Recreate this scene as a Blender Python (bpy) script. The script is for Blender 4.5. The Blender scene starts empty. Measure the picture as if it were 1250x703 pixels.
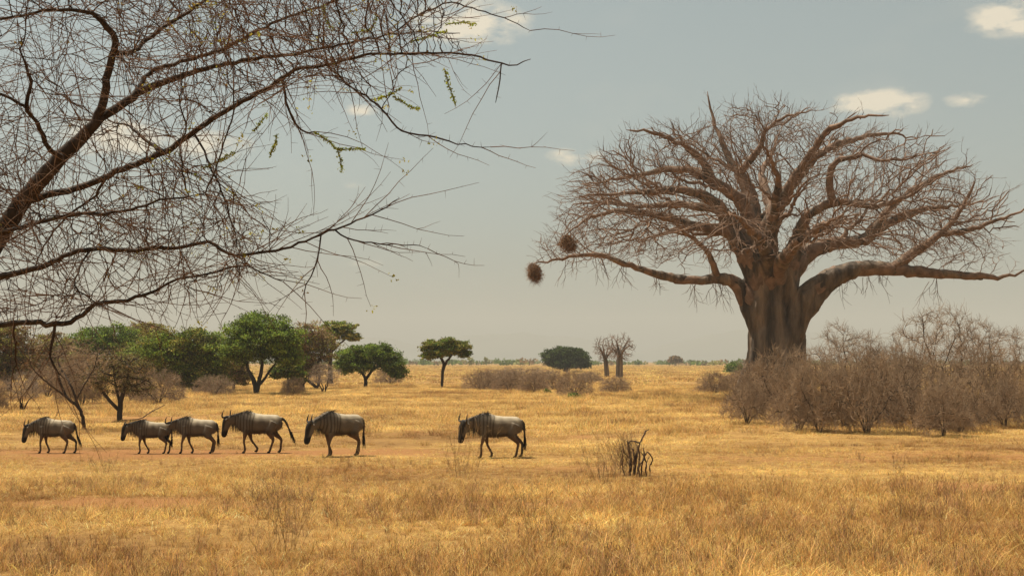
import bpy, math, random
import numpy as np
from mathutils import Vector, noise as mnoise

R = math.radians
rng = np.random.default_rng(7)
random.seed(7)
scene = bpy.context.scene
COL = scene.collection

# ------------------------------------------------------------------ camera
W_PX, H_PX, F_PX, CAM_H, HORIZON = 1250.0, 703.0, 1600.0, 3.0, 441.0
PITCH = math.atan((HORIZON - H_PX / 2) / F_PX)
cam_d = bpy.data.cameras.new('camera')
cam = bpy.data.objects.new('camera', cam_d)
COL.objects.link(cam)
cam_d.sensor_width = 36.0
cam_d.lens = 36.0 * F_PX / W_PX
cam_d.clip_start, cam_d.clip_end = 0.1, 40000
cam.location = (0, 0, CAM_H)
cam.rotation_euler = (math.pi / 2 + PITCH, 0, 0)
scene.camera = cam

# ------------------------------------------------------------------ light
SUN_EL, SUN_AZ = R(66), R(-62)           # azimuth from +Y (view direction) clockwise: the sun stands high, left and a little ahead
sun_vec = Vector((math.sin(SUN_AZ) * math.cos(SUN_EL), math.cos(SUN_AZ) * math.cos(SUN_EL), math.sin(SUN_EL)))
sd = bpy.data.lights.new('sun', 'SUN')
sd.energy, sd.angle, sd.color = 4.8, R(0.6), (1.0, 0.90, 0.74)
so = bpy.data.objects.new('sun', sd)
COL.objects.link(so)
so.rotation_euler = (-sun_vec).to_track_quat('-Z', 'Y').to_euler()

world = bpy.data.worlds.new('World')
scene.world = world
world.use_nodes = True
scene.view_settings.view_transform = 'Standard'
scene.view_settings.look = 'None'
scene.view_settings.gamma = 1.0
scene.view_settings.exposure = 0.6
scene.cycles.max_bounces = 6
scene.cycles.transparent_max_bounces = 4
scene.cycles.volume_bounces = 0
scene.cycles.use_denoising = True


def ray(px, py):
    x, y = (px - W_PX / 2) / F_PX, -(py - H_PX / 2) / F_PX
    c, s = math.cos(PITCH), math.sin(PITCH)
    return np.array([x, c - s * y, s + c * y])


def at(px, py, Y):
    """the point of the ray through a photo pixel whose distance along +Y is Y"""
    r = ray(px, py)
    return np.array([0, 0, CAM_H]) + r * (Y / r[1])


def nodes_of(tree):
    return tree.nodes, tree.links


def N(nt, typ, **kw):
    n = nt.nodes.new(typ)
    for k, v in kw.items():
        if k.startswith('_'):
            setattr(n, k[1:], v)
        else:
            n.inputs[k.replace('__', ' ')].default_value = v
    return n


def build_world():
    nt = world.node_tree
    nt.nodes.clear()
    L = nt.links.new
    out = nt.nodes.new('ShaderNodeOutputWorld')
    bg = nt.nodes.new('ShaderNodeBackground')
    bg.inputs['Strength'].default_value = 0.068
    sky = nt.nodes.new('ShaderNodeTexSky')
    sky.sky_type = 'NISHITA'
    sky.sun_disc = False
    sky.sun_elevation, sky.sun_rotation = SUN_EL, SUN_AZ
    sky.altitude, sky.air_density, sky.dust_density, sky.ozone_density = 900, 1.0, 6.0, 0.6
    hs = N(nt, 'ShaderNodeHueSaturation', Saturation=0.42)
    L(sky.outputs[0], hs.inputs['Color'])
    mul = nt.nodes.new('ShaderNodeMix'); mul.data_type = 'RGBA'; mul.blend_type = 'MULTIPLY'
    mul.inputs['Factor'].default_value = 1.0
    L(hs.outputs[0], mul.inputs['A'])
    mul.inputs['B'].default_value = (0.90, 1.03, 0.95, 1)
    # small fair-weather clouds, laid out by direction: a layer of noise on the plane of the cloud base
    tc = nt.nodes.new('ShaderNodeTexCoord')
    sep = nt.nodes.new('ShaderNodeSeparateXYZ')
    L(tc.outputs['Generated'], sep.inputs[0])
    nz = N(nt, 'ShaderNodeTexNoise', Scale=34.0, Detail=6.0, Roughness=0.6)
    stretch = N(nt, 'ShaderNodeMapping')
    stretch.inputs['Scale'].default_value = (1, 1, 2.2)
    L(tc.outputs['Generated'], stretch.inputs[0]); L(stretch.outputs[0], nz.inputs['Vector'])
    total = None

    def math_(op, a, b=None, clamp=False):
        m = nt.nodes.new('ShaderNodeMath'); m.operation = op; m.use_clamp = clamp
        for i, v in enumerate((a, b)):
            if v is None: continue
            if isinstance(v, (int, float)): m.inputs[i].default_value = v
            else: L(v, m.inputs[i])
        return m.outputs[0]
    spots = [(1070, 128, 70, 24, 1.0), (1180, 122, 34, 12, .5), (702, 192, 46, 15, .7), (575, 28, 90, 36, .9),
             (140, 166, 76, 30, .85), (255, 176, 66, 22, .7), (1240, 22, 70, 28, .85), (1170, -12, 70, 12, .4), (440, 135, 26, 10, .6),
             (440, 322, 40, 9, .35), (40, 330, 60, 12, .3), (430, 225, 30, 9, .25), (900, 245, 40, 8, .25),
             (-260, 60, 80, 22, .8), (1420, 110, 80, 20, .8), (300, -160, 110, 40, .9), (820, -210, 90, 36, .9), (1480, -120, 120, 40, .8), (-420, -150, 130, 42, .9)]
    for px, py, rx, ry, k in spots:
        d = ray(px, py); d = d / np.linalg.norm(d)
        sub = nt.nodes.new('ShaderNodeVectorMath'); sub.operation = 'SUBTRACT'
        L(tc.outputs['Generated'], sub.inputs[0]); sub.inputs[1].default_value = d
        sc_ = nt.nodes.new('ShaderNodeVectorMath'); sc_.operation = 'MULTIPLY'
        L(sub.outputs[0], sc_.inputs[0]); sc_.inputs[1].default_value = (F_PX / rx, F_PX / rx, F_PX / ry)
        ln = nt.nodes.new('ShaderNodeVectorMath'); ln.operation = 'LENGTH'
        L(sc_.outputs[0], ln.inputs[0])
        f = math_('SUBTRACT', 1.0, ln.outputs['Value'], True)
        f = math_('MULTIPLY', f, k)
        total = f if total is None else math_('MAXIMUM', total, f)
    # scattered thin cloud everywhere above the horizon
    nz2 = N(nt, 'ShaderNodeTexNoise', Scale=5.0, Detail=4.0, Roughness=0.6)
    L(stretch.outputs[0], nz2.inputs['Vector'])
    thin = math_('MULTIPLY', math_('SUBTRACT', nz2.outputs[0], 0.56, True), 0.9)
    edge = math_('MULTIPLY', math_('SUBTRACT', nz.outputs[0], 0.5), 2.6)
    has = math_('MULTIPLY', total, 2.2, True)
    cl = math_('ADD', total, math_('MULTIPLY', edge, has))
    cl = math_('MULTIPLY', math_('SUBTRACT', cl, 0.12, True), 1.9, True)
    cl = math_('ADD', cl, math_('MULTIPLY', thin, 0.6), True)
    mix = nt.nodes.new('ShaderNodeMix'); mix.data_type = 'RGBA'
    L(math_('MULTIPLY', cl, 0.75), mix.inputs['Factor'])
    L(mul.outputs['Result'], mix.inputs['A'])
    mix.inputs['B'].default_value = (10.2, 8.8, 6.6, 1)
    L(mix.outputs['Result'], bg.inputs['Color'])
    L(bg.outputs[0], out.inputs[0])


build_world()

# ------------------------------------------------------------------ materials


def new_mat(name):
    m = bpy.data.materials.new(name)
    m.use_nodes = True
    nt = m.node_tree
    b = nt.nodes['Principled BSDF']
    return m, nt, b


def ramp(nt, stops):
    r = nt.nodes.new('ShaderNodeValToRGB')
    e = r.color_ramp.elements
    while len(e) < len(stops):
        e.new(0.5)
    for i, (p, c) in enumerate(stops):
        e[i].position = p
        e[i].color = (*c, 1)
    return r


def bark_mat(name, c0, c1, scale, stretch=(1, 1, .25), bump=.6, rough=.85, dist=.05, streaks=False):
    m, nt, b = new_mat(name)
    tc = nt.nodes.new('ShaderNodeTexCoord')
    mp = N(nt, 'ShaderNodeMapping'); mp.inputs['Scale'].default_value = stretch
    nz = N(nt, 'ShaderNodeTexNoise', Scale=scale, Detail=6.0, Roughness=.65)
    r = ramp(nt, [(.3, c0), (.7, c1)])
    bp = N(nt, 'ShaderNodeBump', Strength=bump, Distance=dist)
    l = nt.links.new
    col = r.outputs[0]
    if streaks:  # lit strips and shaded folds put into the bark colour
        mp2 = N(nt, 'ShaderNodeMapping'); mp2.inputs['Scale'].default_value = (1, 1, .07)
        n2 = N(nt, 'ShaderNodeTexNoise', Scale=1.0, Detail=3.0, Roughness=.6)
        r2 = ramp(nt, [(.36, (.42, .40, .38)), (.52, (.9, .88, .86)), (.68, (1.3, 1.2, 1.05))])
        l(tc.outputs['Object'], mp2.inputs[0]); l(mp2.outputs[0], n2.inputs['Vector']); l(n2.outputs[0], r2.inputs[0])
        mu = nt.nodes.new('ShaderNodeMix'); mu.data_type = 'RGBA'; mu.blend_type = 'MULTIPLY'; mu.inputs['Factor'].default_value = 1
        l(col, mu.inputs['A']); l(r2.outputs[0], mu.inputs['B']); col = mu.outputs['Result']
    l(tc.outputs['Object'], mp.inputs[0]); l(mp.outputs[0], nz.inputs['Vector'])
    l(nz.outputs[0], r.inputs[0]); l(col, b.inputs['Base Color'])
    l(nz.outputs[0], bp.inputs['Height']); l(bp.outputs[0], b.inputs['Normal'])
    b.inputs['Roughness'].default_value = rough
    b.inputs['Specular IOR Level'].default_value = .25
    return m


def leaf_mat(name, transl=.3, rough=.6):
    """colour from the 'tint' attribute of the leaves, with translucency"""
    m, nt, b = new_mat(name)
    l = nt.links.new
    a = nt.nodes.new('ShaderNodeAttribute'); a.attribute_name = 'tint'
    b.inputs['Roughness'].default_value = rough
    b.inputs['Specular IOR Level'].default_value = .2
    l(a.outputs['Color'], b.inputs['Base Color'])
    t = nt.nodes.new('ShaderNodeBsdfTranslucent')
    l(a.outputs['Color'], t.inputs['Color'])
    mx = nt.nodes.new('ShaderNodeMixShader'); mx.inputs[0].default_value = transl
    l(b.outputs[0], mx.inputs[1]); l(t.outputs[0], mx.inputs[2])
    l(mx.outputs[0], nt.nodes['Material Output'].inputs[0])
    return m


def grass_mat():
    m, nt, b = new_mat('dry_grass')
    l = nt.links.new
    a = nt.nodes.new('ShaderNodeAttribute'); a.attribute_name = 'tint'
    g = nt.nodes.new('ShaderNodeNewGeometry')
    n1 = N(nt, 'ShaderNodeTexNoise', Scale=.16, Detail=5.0, Roughness=.65)
    mp = N(nt, 'ShaderNodeMapping'); mp.inputs['Scale'].default_value = (.6, 1.0, 0)
    l(g.outputs['Position'], mp.inputs[0]); l(mp.outputs[0], n1.inputs['Vector'])
    r = ramp(nt, [(.32, (.52, .40, .35)), (.44, (.86, .79, .70)), (.55, (1.03, 1.03, .95)), (.68, (1.32, 1.34, 1.18))])
    l(n1.outputs[0], r.inputs[0])
    oi = nt.nodes.new('ShaderNodeObjectInfo')
    r2 = ramp(nt, [(0, (.72, .68, .60)), (.5, (1, 1, 1)), (1, (1.2, 1.2, 1.15))])
    l(oi.outputs['Random'], r2.inputs[0])
    cur = a.outputs['Color']
    for rr in (r, r2):
        mu = nt.nodes.new('ShaderNodeMix'); mu.data_type = 'RGBA'; mu.blend_type = 'MULTIPLY'
        mu.inputs['Factor'].default_value = 1
        l(cur, mu.inputs['A']); l(rr.outputs[0], mu.inputs['B'])
        cur = mu.outputs['Result']
    l(cur, b.inputs['Base Color'])
    b.inputs['Roughness'].default_value = .7
    b.inputs['Specular IOR Level'].default_value = .2
    t = nt.nodes.new('ShaderNodeBsdfTranslucent'); l(cur, t.inputs['Color'])
    mx = nt.nodes.new('ShaderNodeMixShader'); mx.inputs[0].default_value = .42
    l(b.outputs[0], mx.inputs[1]); l(t.outputs[0], mx.inputs[2])
    l(mx.outputs[0], nt.nodes['Material Output'].inputs[0])
    return m


def ground_mat():
    m, nt, b = new_mat('savanna_ground')
    l = nt.links.new
    g = nt.nodes.new('ShaderNodeNewGeometry')
    n1 = N(nt, 'ShaderNodeTexNoise', Scale=.16, Detail=5.0, Roughness=.65)
    mp = N(nt, 'ShaderNodeMapping'); mp.inputs['Scale'].default_value = (.6, 1.0, 0)
    l(g.outputs['Position'], mp.inputs[0]); l(mp.outputs[0], n1.inputs['Vector'])
    r = ramp(nt, [(.3, (.22, .125, .050)), (.5, (.34, .205, .078)), (.7, (.48, .31, .12))])
    l(n1.outputs[0], r.inputs[0])
    n2 = N(nt, 'ShaderNodeTexNoise', Scale=3.0, Detail=8.0, Roughness=.75)
    l(g.outputs['Position'], n2.inputs['Vector'])
    r2 = ramp(nt, [(.3, (.55, .52, .48)), (.7, (1.2, 1.2, 1.15))])
    l(n2.outputs[0], r2.inputs[0])
    mu = nt.nodes.new('ShaderNodeMix'); mu.data_type = 'RGBA'; mu.blend_type = 'MULTIPLY'; mu.inputs['Factor'].default_value = 1
    l(r.outputs[0], mu.inputs['A']); l(r2.outputs[0], mu.inputs['B'])
    a = nt.nodes.new('ShaderNodeAttribute'); a.attribute_name = 'bare'
    mx = nt.nodes.new('ShaderNodeMix'); mx.data_type = 'RGBA'
    l(a.outputs['Fac'], mx.inputs['Factor']); l(mu.outputs['Result'], mx.inputs['A'])
    mx.inputs['B'].default_value = (.31, .155, .062, 1)
    # far-off bands of taller and shorter grass
    n3 = N(nt, 'ShaderNodeTexNoise', Scale=.012, Detail=6.0, Roughness=.7)
    l(g.outputs['Position'], n3.inputs['Vector'])
    r3 = ramp(nt, [(.35, (.8, .74, .66)), (.65, (1.15, 1.12, 1.0))])
    l(n3.outputs[0], r3.inputs[0])
    m3 = nt.nodes.new('ShaderNodeMix'); m3.data_type = 'RGBA'; m3.blend_type = 'MULTIPLY'; m3.inputs['Factor'].default_value = 1
    l(mx.outputs['Result'], m3.inputs['A']); l(r3.outputs[0], m3.inputs['B'])
    l(m3.outputs['Result'], b.inputs['Base Color'])
    b.inputs['Roughness'].default_value = .95
    b.inputs['Specular IOR Level'].default_value = .1
    bp = N(nt, 'ShaderNodeBump', Strength=.8, Distance=.08)
    l(n2.outputs[0], bp.inputs['Height']); l(bp.outputs[0], b.inputs['Normal'])
    return m


M_GROUND = ground_mat()
M_GRASS = grass_mat()
M_LEAF = leaf_mat('leaf', .4)
M_STRAW = leaf_mat('straw', .25, .7)
M_COAT = leaf_mat('coat', 0.0, .85)
M_COAT.node_tree.nodes['Principled BSDF'].inputs['Specular IOR Level'].default_value = .12
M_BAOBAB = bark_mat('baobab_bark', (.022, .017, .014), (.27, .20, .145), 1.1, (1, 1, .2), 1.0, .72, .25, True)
M_BAOTWIG = bark_mat('baobab_twig', (.085, .053, .038), (.29, .185, .125), 1.5, (1, 1, 1), .3)
M_ACACIA = bark_mat('acacia_bark', (.02, .014, .011), (.075, .05, .035), 14, (1, 1, .4), .8, .85, .01)
M_ACTWIG = bark_mat('acacia_twig', (.05, .03, .02), (.24, .135, .078), 3, (1, 1, 1), .3)
M_TREEBARK = bark_mat('tree_bark', (.02, .014, .01), (.08, .055, .04), 4)
M_SHRUB = bark_mat('shrub_twig', (.20, .132, .078), (.43, .295, .18), 1.6, (1, 1, 1), .2)
M_SHRUB_PALE = bark_mat('pale_shrub_twig', (.24, .17, .115), (.44, .33, .235), 1.6, (1, 1, 1), .2)
M_DEAD = bark_mat('dead_wood', (.03, .02, .015), (.14, .09, .065), 9, (1, 1, .3), .8)
M_HORN = bark_mat('horn', (.012, .01, .009), (.05, .042, .035), 20, (1, 1, 1), .3, .45)
M_HILL = bark_mat('hill_scrub', (.05, .055, .04), (.10, .10, .07), .004, (1, 1, 1), .0)

# ------------------------------------------------------------------ mesh helpers


def mesh_obj(name, V, F, mat, parent=None, tint=None, smooth=True, bare=None):
    """F: list of face arrays (each (n,k)); tint: one colour per vertex"""
    me = bpy.data.meshes.new(name)
    V = np.asarray(V, dtype=np.float32)
    Fs = [np.asarray(f, dtype=np.int32) for f in (F if isinstance(F, list) else [F])]
    Fs = [f for f in Fs if len(f)]
    me.vertices.add(len(V))
    me.vertices.foreach_set('co', V.ravel())
    nl = sum(f.size for f in Fs)
    nf = sum(len(f) for f in Fs)
    me.loops.add(nl)
    me.polygons.add(nf)
    me.loops.foreach_set('vertex_index', np.concatenate([f.ravel() for f in Fs]))
    tot = np.concatenate([np.full(len(f), f.shape[1]) for f in Fs])
    st = np.concatenate([[0], np.cumsum(tot)[:-1]])
    me.polygons.foreach_set('loop_start', st.astype(np.int32))
    me.polygons.foreach_set('use_smooth', np.full(nf, smooth))
    if tint is not None:
        a = me.attributes.new('tint', 'FLOAT_COLOR', 'POINT')
        t = np.ones((len(V), 4), np.float32); t[:, :3] = tint
        a.data.foreach_set('color', t.ravel())
    if bare is not None:
        a = me.attributes.new('bare', 'FLOAT', 'POINT')
        a.data.foreach_set('value', np.asarray(bare, np.float32))
    me.update(calc_edges=True)
    me.validate()
    me.materials.append(mat)
    o = bpy.data.objects.new(name, me)
    if parent != 'unlinked':
        COL.objects.link(o)
        o.parent = parent
    return o


def thing(name, loc, label, cat, group=None, rz=0.0, scale=1.0):
    e = bpy.data.objects.new(name, None)
    COL.objects.link(e)
    e.location = loc
    e.rotation_euler = (0, 0, rz)
    e.scale = (scale,) * 3
    e.empty_display_size = .3
    return tag(e, label, cat, group)


def tag(o, label, cat, group=None, kind=None):
    if label: o['label'] = label
    if cat: o['category'] = cat
    if group: o['group'] = group
    if kind: o['kind'] = kind
    return o


def copy_tree(o, parent=None):
    c = o.copy()
    COL.objects.link(c)
    c.parent = parent
    for ch in o.children:
        copy_tree(ch, c)
    return c


class MB:
    """collects tubes and cards"""

    def __init__(s):
        s.V, s.Q, s.T, s.C, s.n = [], [], [], [], 0

    def tube(s, P, r, k=4, col=None, cap=True, rlat=None):
        P = np.asarray(P, float); n = len(P)
        r = np.asarray(r, float) * np.ones(n)
        t = np.gradient(P, axis=0)
        t /= np.linalg.norm(t, axis=1)[:, None] + 1e-9
        m = t.mean(0)
        ref = np.zeros(3); ref[np.argmin(np.abs(m))] = 1
        u = np.cross(t, ref); u /= np.linalg.norm(u, axis=1)[:, None] + 1e-9
        v = np.cross(t, u)
        a = np.arange(k) * (2 * np.pi / k)
        ring = P[:, None] + r[:, None, None] * (np.cos(a)[None, :, None] * u[:, None] + np.sin(a)[None, :, None] * v[:, None])
        s.add_rings(ring, col, cap)

    def add_rings(s, ring, col=None, cap=True):
        n, k = ring.shape[:2]
        base = s.n
        s.V.append(ring.reshape(-1, 3))
        i = np.arange(n - 1)[:, None] * k + np.arange(k)[None]
        j = np.arange(n - 1)[:, None] * k + (np.arange(k)[None] + 1) % k
        s.Q.append(base + np.stack([i, j, j + k, i + k], -1).reshape(-1, 4))
        s.n += n * k
        if cap:
            for e, flip in ((0, 1), (n - 1, 0)):
                s.V.append(ring[e].mean(0)[None]); c = s.n; s.n += 1
                b = base + e * k + np.arange(k); b2 = base + e * k + (np.arange(k) + 1) % k
                tri = np.stack([np.full(k, c), b2, b] if flip else [np.full(k, c), b, b2], -1)
                s.T.append(tri)
        if col is not None:
            s.C.append(np.tile(np.asarray(col, float), (n * k + (2 if cap else 0), 1)))

    def oval(s, P, ry, rz, k=14, col=None):
        """tube with elliptical section: half width ry along Y, half height rz across it"""
        P = np.asarray(P, float)
        t = np.gradient(P, axis=0); t /= np.linalg.norm(t, axis=1)[:, None]
        side = np.tile([0., 1., 0.], (len(P), 1))
        side -= (side * t).sum(1)[:, None] * t
        side /= np.linalg.norm(side, axis=1)[:, None]
        up = np.cross(t, side)
        a = np.arange(k) * 2 * np.pi / k
        ring = P[:, None] + np.asarray(ry)[:, None, None] * np.cos(a)[None, :, None] * side[:, None] + np.asarray(rz)[:, None, None] * np.sin(a)[None, :, None] * up[:, None]
        s.add_rings(ring, col, True)

    def cards(s, C, A, B, col):
        """quads centred on C with half axes A and B (n,3)"""
        n = len(C)
        V = np.stack([C - A - B, C + A - B, C + A + B, C - A + B], 1).reshape(-1, 3)
        s.V.append(V)
        s.Q.append(s.n + np.arange(4 * n).reshape(-1, 4))
        s.n += 4 * n
        s.C.append(np.repeat(col, 4, axis=0))

    def build(s, name, mat, parent=None, smooth=True):
        if not s.V: return None
        V = np.concatenate(s.V)
        F = []
        if s.Q: F.append(np.concatenate(s.Q))
        if s.T: F.append(np.concatenate(s.T))
        return mesh_obj(name, V, F, mat, parent, np.concatenate(s.C) if s.C else None, smooth)


def unit(v):
    return v / (np.linalg.norm(v, axis=-1, keepdims=True) + 1e-9)


def rand_dirs(n):
    return unit(rng.normal(size=(n, 3)))


def resample(P, step):
    P = np.asarray(P, float)
    d = np.concatenate([[0], np.cumsum(np.linalg.norm(np.diff(P, axis=0), axis=1))])
    n = max(2, int(d[-1] / step) + 1)
    q = np.linspace(0, d[-1], n)
    # Catmull-Rom through the points, parametrised by length
    out = np.empty((n, P.shape[1]))
    Pe = np.vstack([2 * P[0] - P[1], P, 2 * P[-1] - P[-2]])
    idx = np.clip(np.searchsorted(d, q, side='right') - 1, 0, len(P) - 2)
    t = ((q - d[idx]) / (d[idx + 1] - d[idx] + 1e-9))[:, None]
    p0, p1, p2, p3 = Pe[idx], Pe[idx + 1], Pe[idx + 2], Pe[idx + 3]
    out = .5 * ((2 * p1) + (-p0 + p2) * t + (2 * p0 - 5 * p1 + 4 * p2 - p3) * t ** 2 + (-p0 + 3 * p1 - 3 * p2 + p3) * t ** 3)
    return out


class Skeleton:
    """nodes with parents; grown by space colonisation towards attractors"""

    def __init__(s):
        s.P, s.par, s.rmin = [], [], []

    def add(s, p, par, rmin=0.0):
        s.P.append(np.asarray(p, float)); s.par.append(par); s.rmin.append(rmin)
        return len(s.P) - 1

    def limb(s, pts, radii, step, start=None, wob=0.0):
        """a hand-laid limb: pts (n,3), radii per point; hangs on the nearest node unless start is given"""
        pts = np.asarray(pts, float)
        PR = resample(np.hstack([pts, np.asarray(radii, float)[:, None]]), step)
        if wob:
            PR[1:, :3] += rng.normal(size=(len(PR) - 1, 3)) * wob
        if start is None:
            start = -1
            if s.P:
                A = np.array(s.P); start = int(np.argmin(((A - PR[0, :3]) ** 2).sum(1)))
        last = start
        for row in PR:
            last = s.add(row[:3], last, max(row[3], 0))
        return last

    def grow(s, att, step, infl, kill, iters, bias=(0, 0, 0), jit=.15, from_node=0, out=None):
        att = np.asarray(att, float)
        P = np.array(s.P); n0 = len(P)
        near = np.full(len(att), -1); nd = np.full(len(att), 1e9)
        for i in range(from_node, n0):
            d = ((att - P[i]) ** 2).sum(1)
            m = d < nd
            nd[m] = d[m]; near[m] = i
        alive = nd > kill ** 2
        bias = np.asarray(bias, float)
        stuck = {}
        for _ in range(iters):
            act = alive & (nd < infl ** 2)
            if not act.any(): break
            ids, inv = np.unique(near[act], return_inverse=True)
            D = unit(att[act] - np.array([s.P[i] for i in near[act]]))
            S = np.zeros((len(ids), 3)); np.add.at(S, inv, D)
            S = unit(S)
            if out is not None:
                S = S + out[1] * unit(np.array([s.P[i] for i in ids]) - out[0])
            S = unit(S + bias + rng.normal(size=S.shape) * jit)
            new = []
            for k, i in enumerate(ids):
                if stuck.get(i, 0) >= 3:
                    alive[act & (near == i)] = False
                    continue
                stuck[i] = stuck.get(i, 0) + 1
                j = s.add(s.P[i] + S[k] * step, i)
                new.append(j)
            if not new: continue
            NP = np.array([s.P[j] for j in new])
            ai = np.where(alive)[0]
            for c in range(0, len(ai), 4000):
                a = ai[c:c + 4000]
                d = ((att[a][:, None] - NP[None]) ** 2).sum(2)
                b = d.argmin(1); dm = d[np.arange(len(a)), b]
                m = dm < nd[a]
                nd[a[m]] = dm[m]; near[a[m]] = np.array(new)[b[m]]
            alive &= nd > kill ** 2
        return s

    def radii(s, tip, expo=2.4):
        n = len(s.P); acc = np.zeros(n); r = np.zeros(n)
        for i in range(n - 1, -1, -1):
            ri = s.rmin[i] if s.rmin[i] > 0 else (acc[i] if acc[i] > 0 else tip ** expo) ** (1 / expo)
            r[i] = ri
            if s.par[i] >= 0: acc[s.par[i]] += (acc[i] if acc[i] > 0 else tip ** expo)
        return r

    def paths(s, r):
        n = len(s.P); best = {}
        for i in range(n):
            p = s.par[i]
            if p >= 0 and (p not in best or r[i] > r[best[p]]): best[p] = i
        out = []
        for i in range(n):
            p = s.par[i]
            if p < 0 or best[p] != i:
                path = [i] if p < 0 else [p, i]
                c = i
                while c in best:
                    c = best[c]; path.append(c)
                if len(path) > 1: out.append(path)
        return out


def skeleton_mesh(sk, r, mb, sides=None, rmax=None, taper_tip=.6):
    P = np.array(sk.P)
    for path in sk.paths(r):
        pr = r[path].copy()
        if sk.par[path[1]] == path[0] and len(path) > 1 and pr[0] > pr[1] * 1.3:
            pr[0] = pr[1] * 1.15
        pr[-1] *= taper_tip
        if rmax is not None: pr = np.minimum(pr, rmax)
        m = pr.max()
        k = 4 if m < .05 else 6 if m < .2 else 10
        if sides: k = sides
        mb.tube(P[path], pr, k, cap=m > .1)


def twigs(mb, starts, dirs, n_seg, length, r0, k=3, wander=.35, up=0.0, spread=.9, col=None, collect=None):
    """thin wandering twigs from starts, each leaving along dirs turned aside"""
    n = len(starts)
    d = unit(dirs + rand_dirs(n) * spread + np.array([0, 0, up]))
    L = length * (.5 + rng.random(n))
    P = [starts]
    for j in range(n_seg):
        P.append(P[-1] + d * (L / n_seg)[:, None])
        d = unit(d + rand_dirs(n) * wander + np.array([0, 0, up * .3]))
    P = np.stack(P, 1)                                   # n, seg+1, 3
    t = np.gradient(P, axis=1); t = unit(t)
    ref = np.where(np.abs(t[:, :1, 2:3]) < .8, np.array([0., 0, 1]), np.array([1., 0, 0]))
    u = unit(np.cross(t, ref)); v = np.cross(t, u)
    rr = np.linspace(1, .35, n_seg + 1)[None, :, None, None] * (np.asarray(r0) * np.ones(n))[:, None, None, None]
    a = np.arange(k) * 2 * np.pi / k
    ring = P[:, :, None] + rr * (np.cos(a)[None, None, :, None] * u[:, :, None] + np.sin(a)[None, None, :, None] * v[:, :, None])
    m = n_seg + 1
    base = (np.arange(n) * m * k)[:, None, None]
    i = base + (np.arange(n_seg) * k)[None, :, None] + np.arange(k)[None, None]
    j = base + (np.arange(n_seg) * k)[None, :, None] + ((np.arange(k) + 1) % k)[None, None]
    q = np.stack([i, j, j + k, i + k], -1).reshape(-1, 4)
    mb.V.append(ring.reshape(-1, 3)); mb.Q.append(mb.n + q); mb.n += n * m * k
    if col is not None: mb.C.append(np.repeat(col, m * k, axis=0))
    return P, t


def remesh(name, mb, voxel, mat, parent, smooth_it=6):
    V = np.concatenate(mb.V); F = []
    if mb.Q: F.append(np.concatenate(mb.Q))
    if mb.T: F.append(np.concatenate(mb.T))
    o = mesh_obj(name + '_raw', V, F, mat)
    a = o.modifiers.new('r', 'REMESH'); a.mode = 'VOXEL'; a.voxel_size = voxel; a.use_smooth_shade = True
    if smooth_it:
        b = o.modifiers.new('s', 'SMOOTH'); b.iterations = smooth_it; b.factor = .5
    dg = bpy.context.evaluated_depsgraph_get()
    me = bpy.data.meshes.new_from_object(o.evaluated_get(dg))
    bpy.data.objects.remove(o)
    me.name = name
    ob = bpy.data.objects.new(name, me)
    COL.objects.link(ob)
    ob.parent = parent
    if not me.materials: me.materials.append(mat)
    return ob


def verts_of(me):
    V = np.empty(len(me.vertices) * 3, np.float32); me.vertices.foreach_get('co', V)
    return V.reshape(-1, 3)


def set_tint(me, c):
    a = me.attributes.new('tint', 'FLOAT_COLOR', 'POINT')
    t = np.ones((len(me.vertices), 4), np.float32); t[:, :3] = c
    a.data.foreach_set('color', t.ravel())


# ------------------------------------------------------------------ ground


def ground_h(x, y):
    d = math.hypot(x, y)
    k = min(1, max(0, (d - 5) / 20)) * max(0.0, min(1, (600 - d) / 300))
    return k * (.13 * mnoise.noise((x * .05, y * .07, 3)) + .05 * mnoise.noise((x * .21, y * .25, 9)))


def ground_at(px, py):
    r = ray(px, py)
    k = -CAM_H / r[2]
    x, y = r[0] * k, r[1] * k
    return np.array([x, y, ground_h(x, y)])


BARE = []                                     # reddish soil showing through: x, y, rx, ry, strength
for px, py, rx, ry, st in [(165, 613, 115, 6, 1), (60, 615, 60, 4, .7), (1175, 597, 95, 5, 1), (985, 560, 120, 4, .6), (1120, 552, 130, 4, .6),
                           (230, 553, 270, 5, 1), (440, 551, 110, 4, .9), (560, 602, 60, 3, .5), (860, 575, 60, 3, .5), (330, 620, 70, 3, .6),
                           (700, 572, 60, 3, .5), (60, 560, 70, 4, .5), (420, 575, 90, 3, .5), (760, 602, 60, 3, .7)]:
    c = ground_at(px, py); e = ground_at(px, py + ry)
    BARE.append((c[0], c[1], rx * c[1] / F_PX, abs(c[1] - e[1]) * 1.2, st))


def bare_at(x, y):
    v = 0.0
    for cx, cy, rx, ry, st in BARE:
        d = math.hypot((x - cx) / rx, (y - cy) / ry)
        if d < 1.4:
            v = max(v, st * min(1, max(0, (1.35 - d + .5 * mnoise.noise((x * .9, y * .9, 1))) * 1.6)))
    p = mnoise.noise((x * .085 + 7, y * .12, 2)) + .5 * mnoise.noise((x * .3, y * .35, 8))
    v = max(v, .75 * min(1, max(0, (p - .32) * 3)))
    return v


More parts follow.
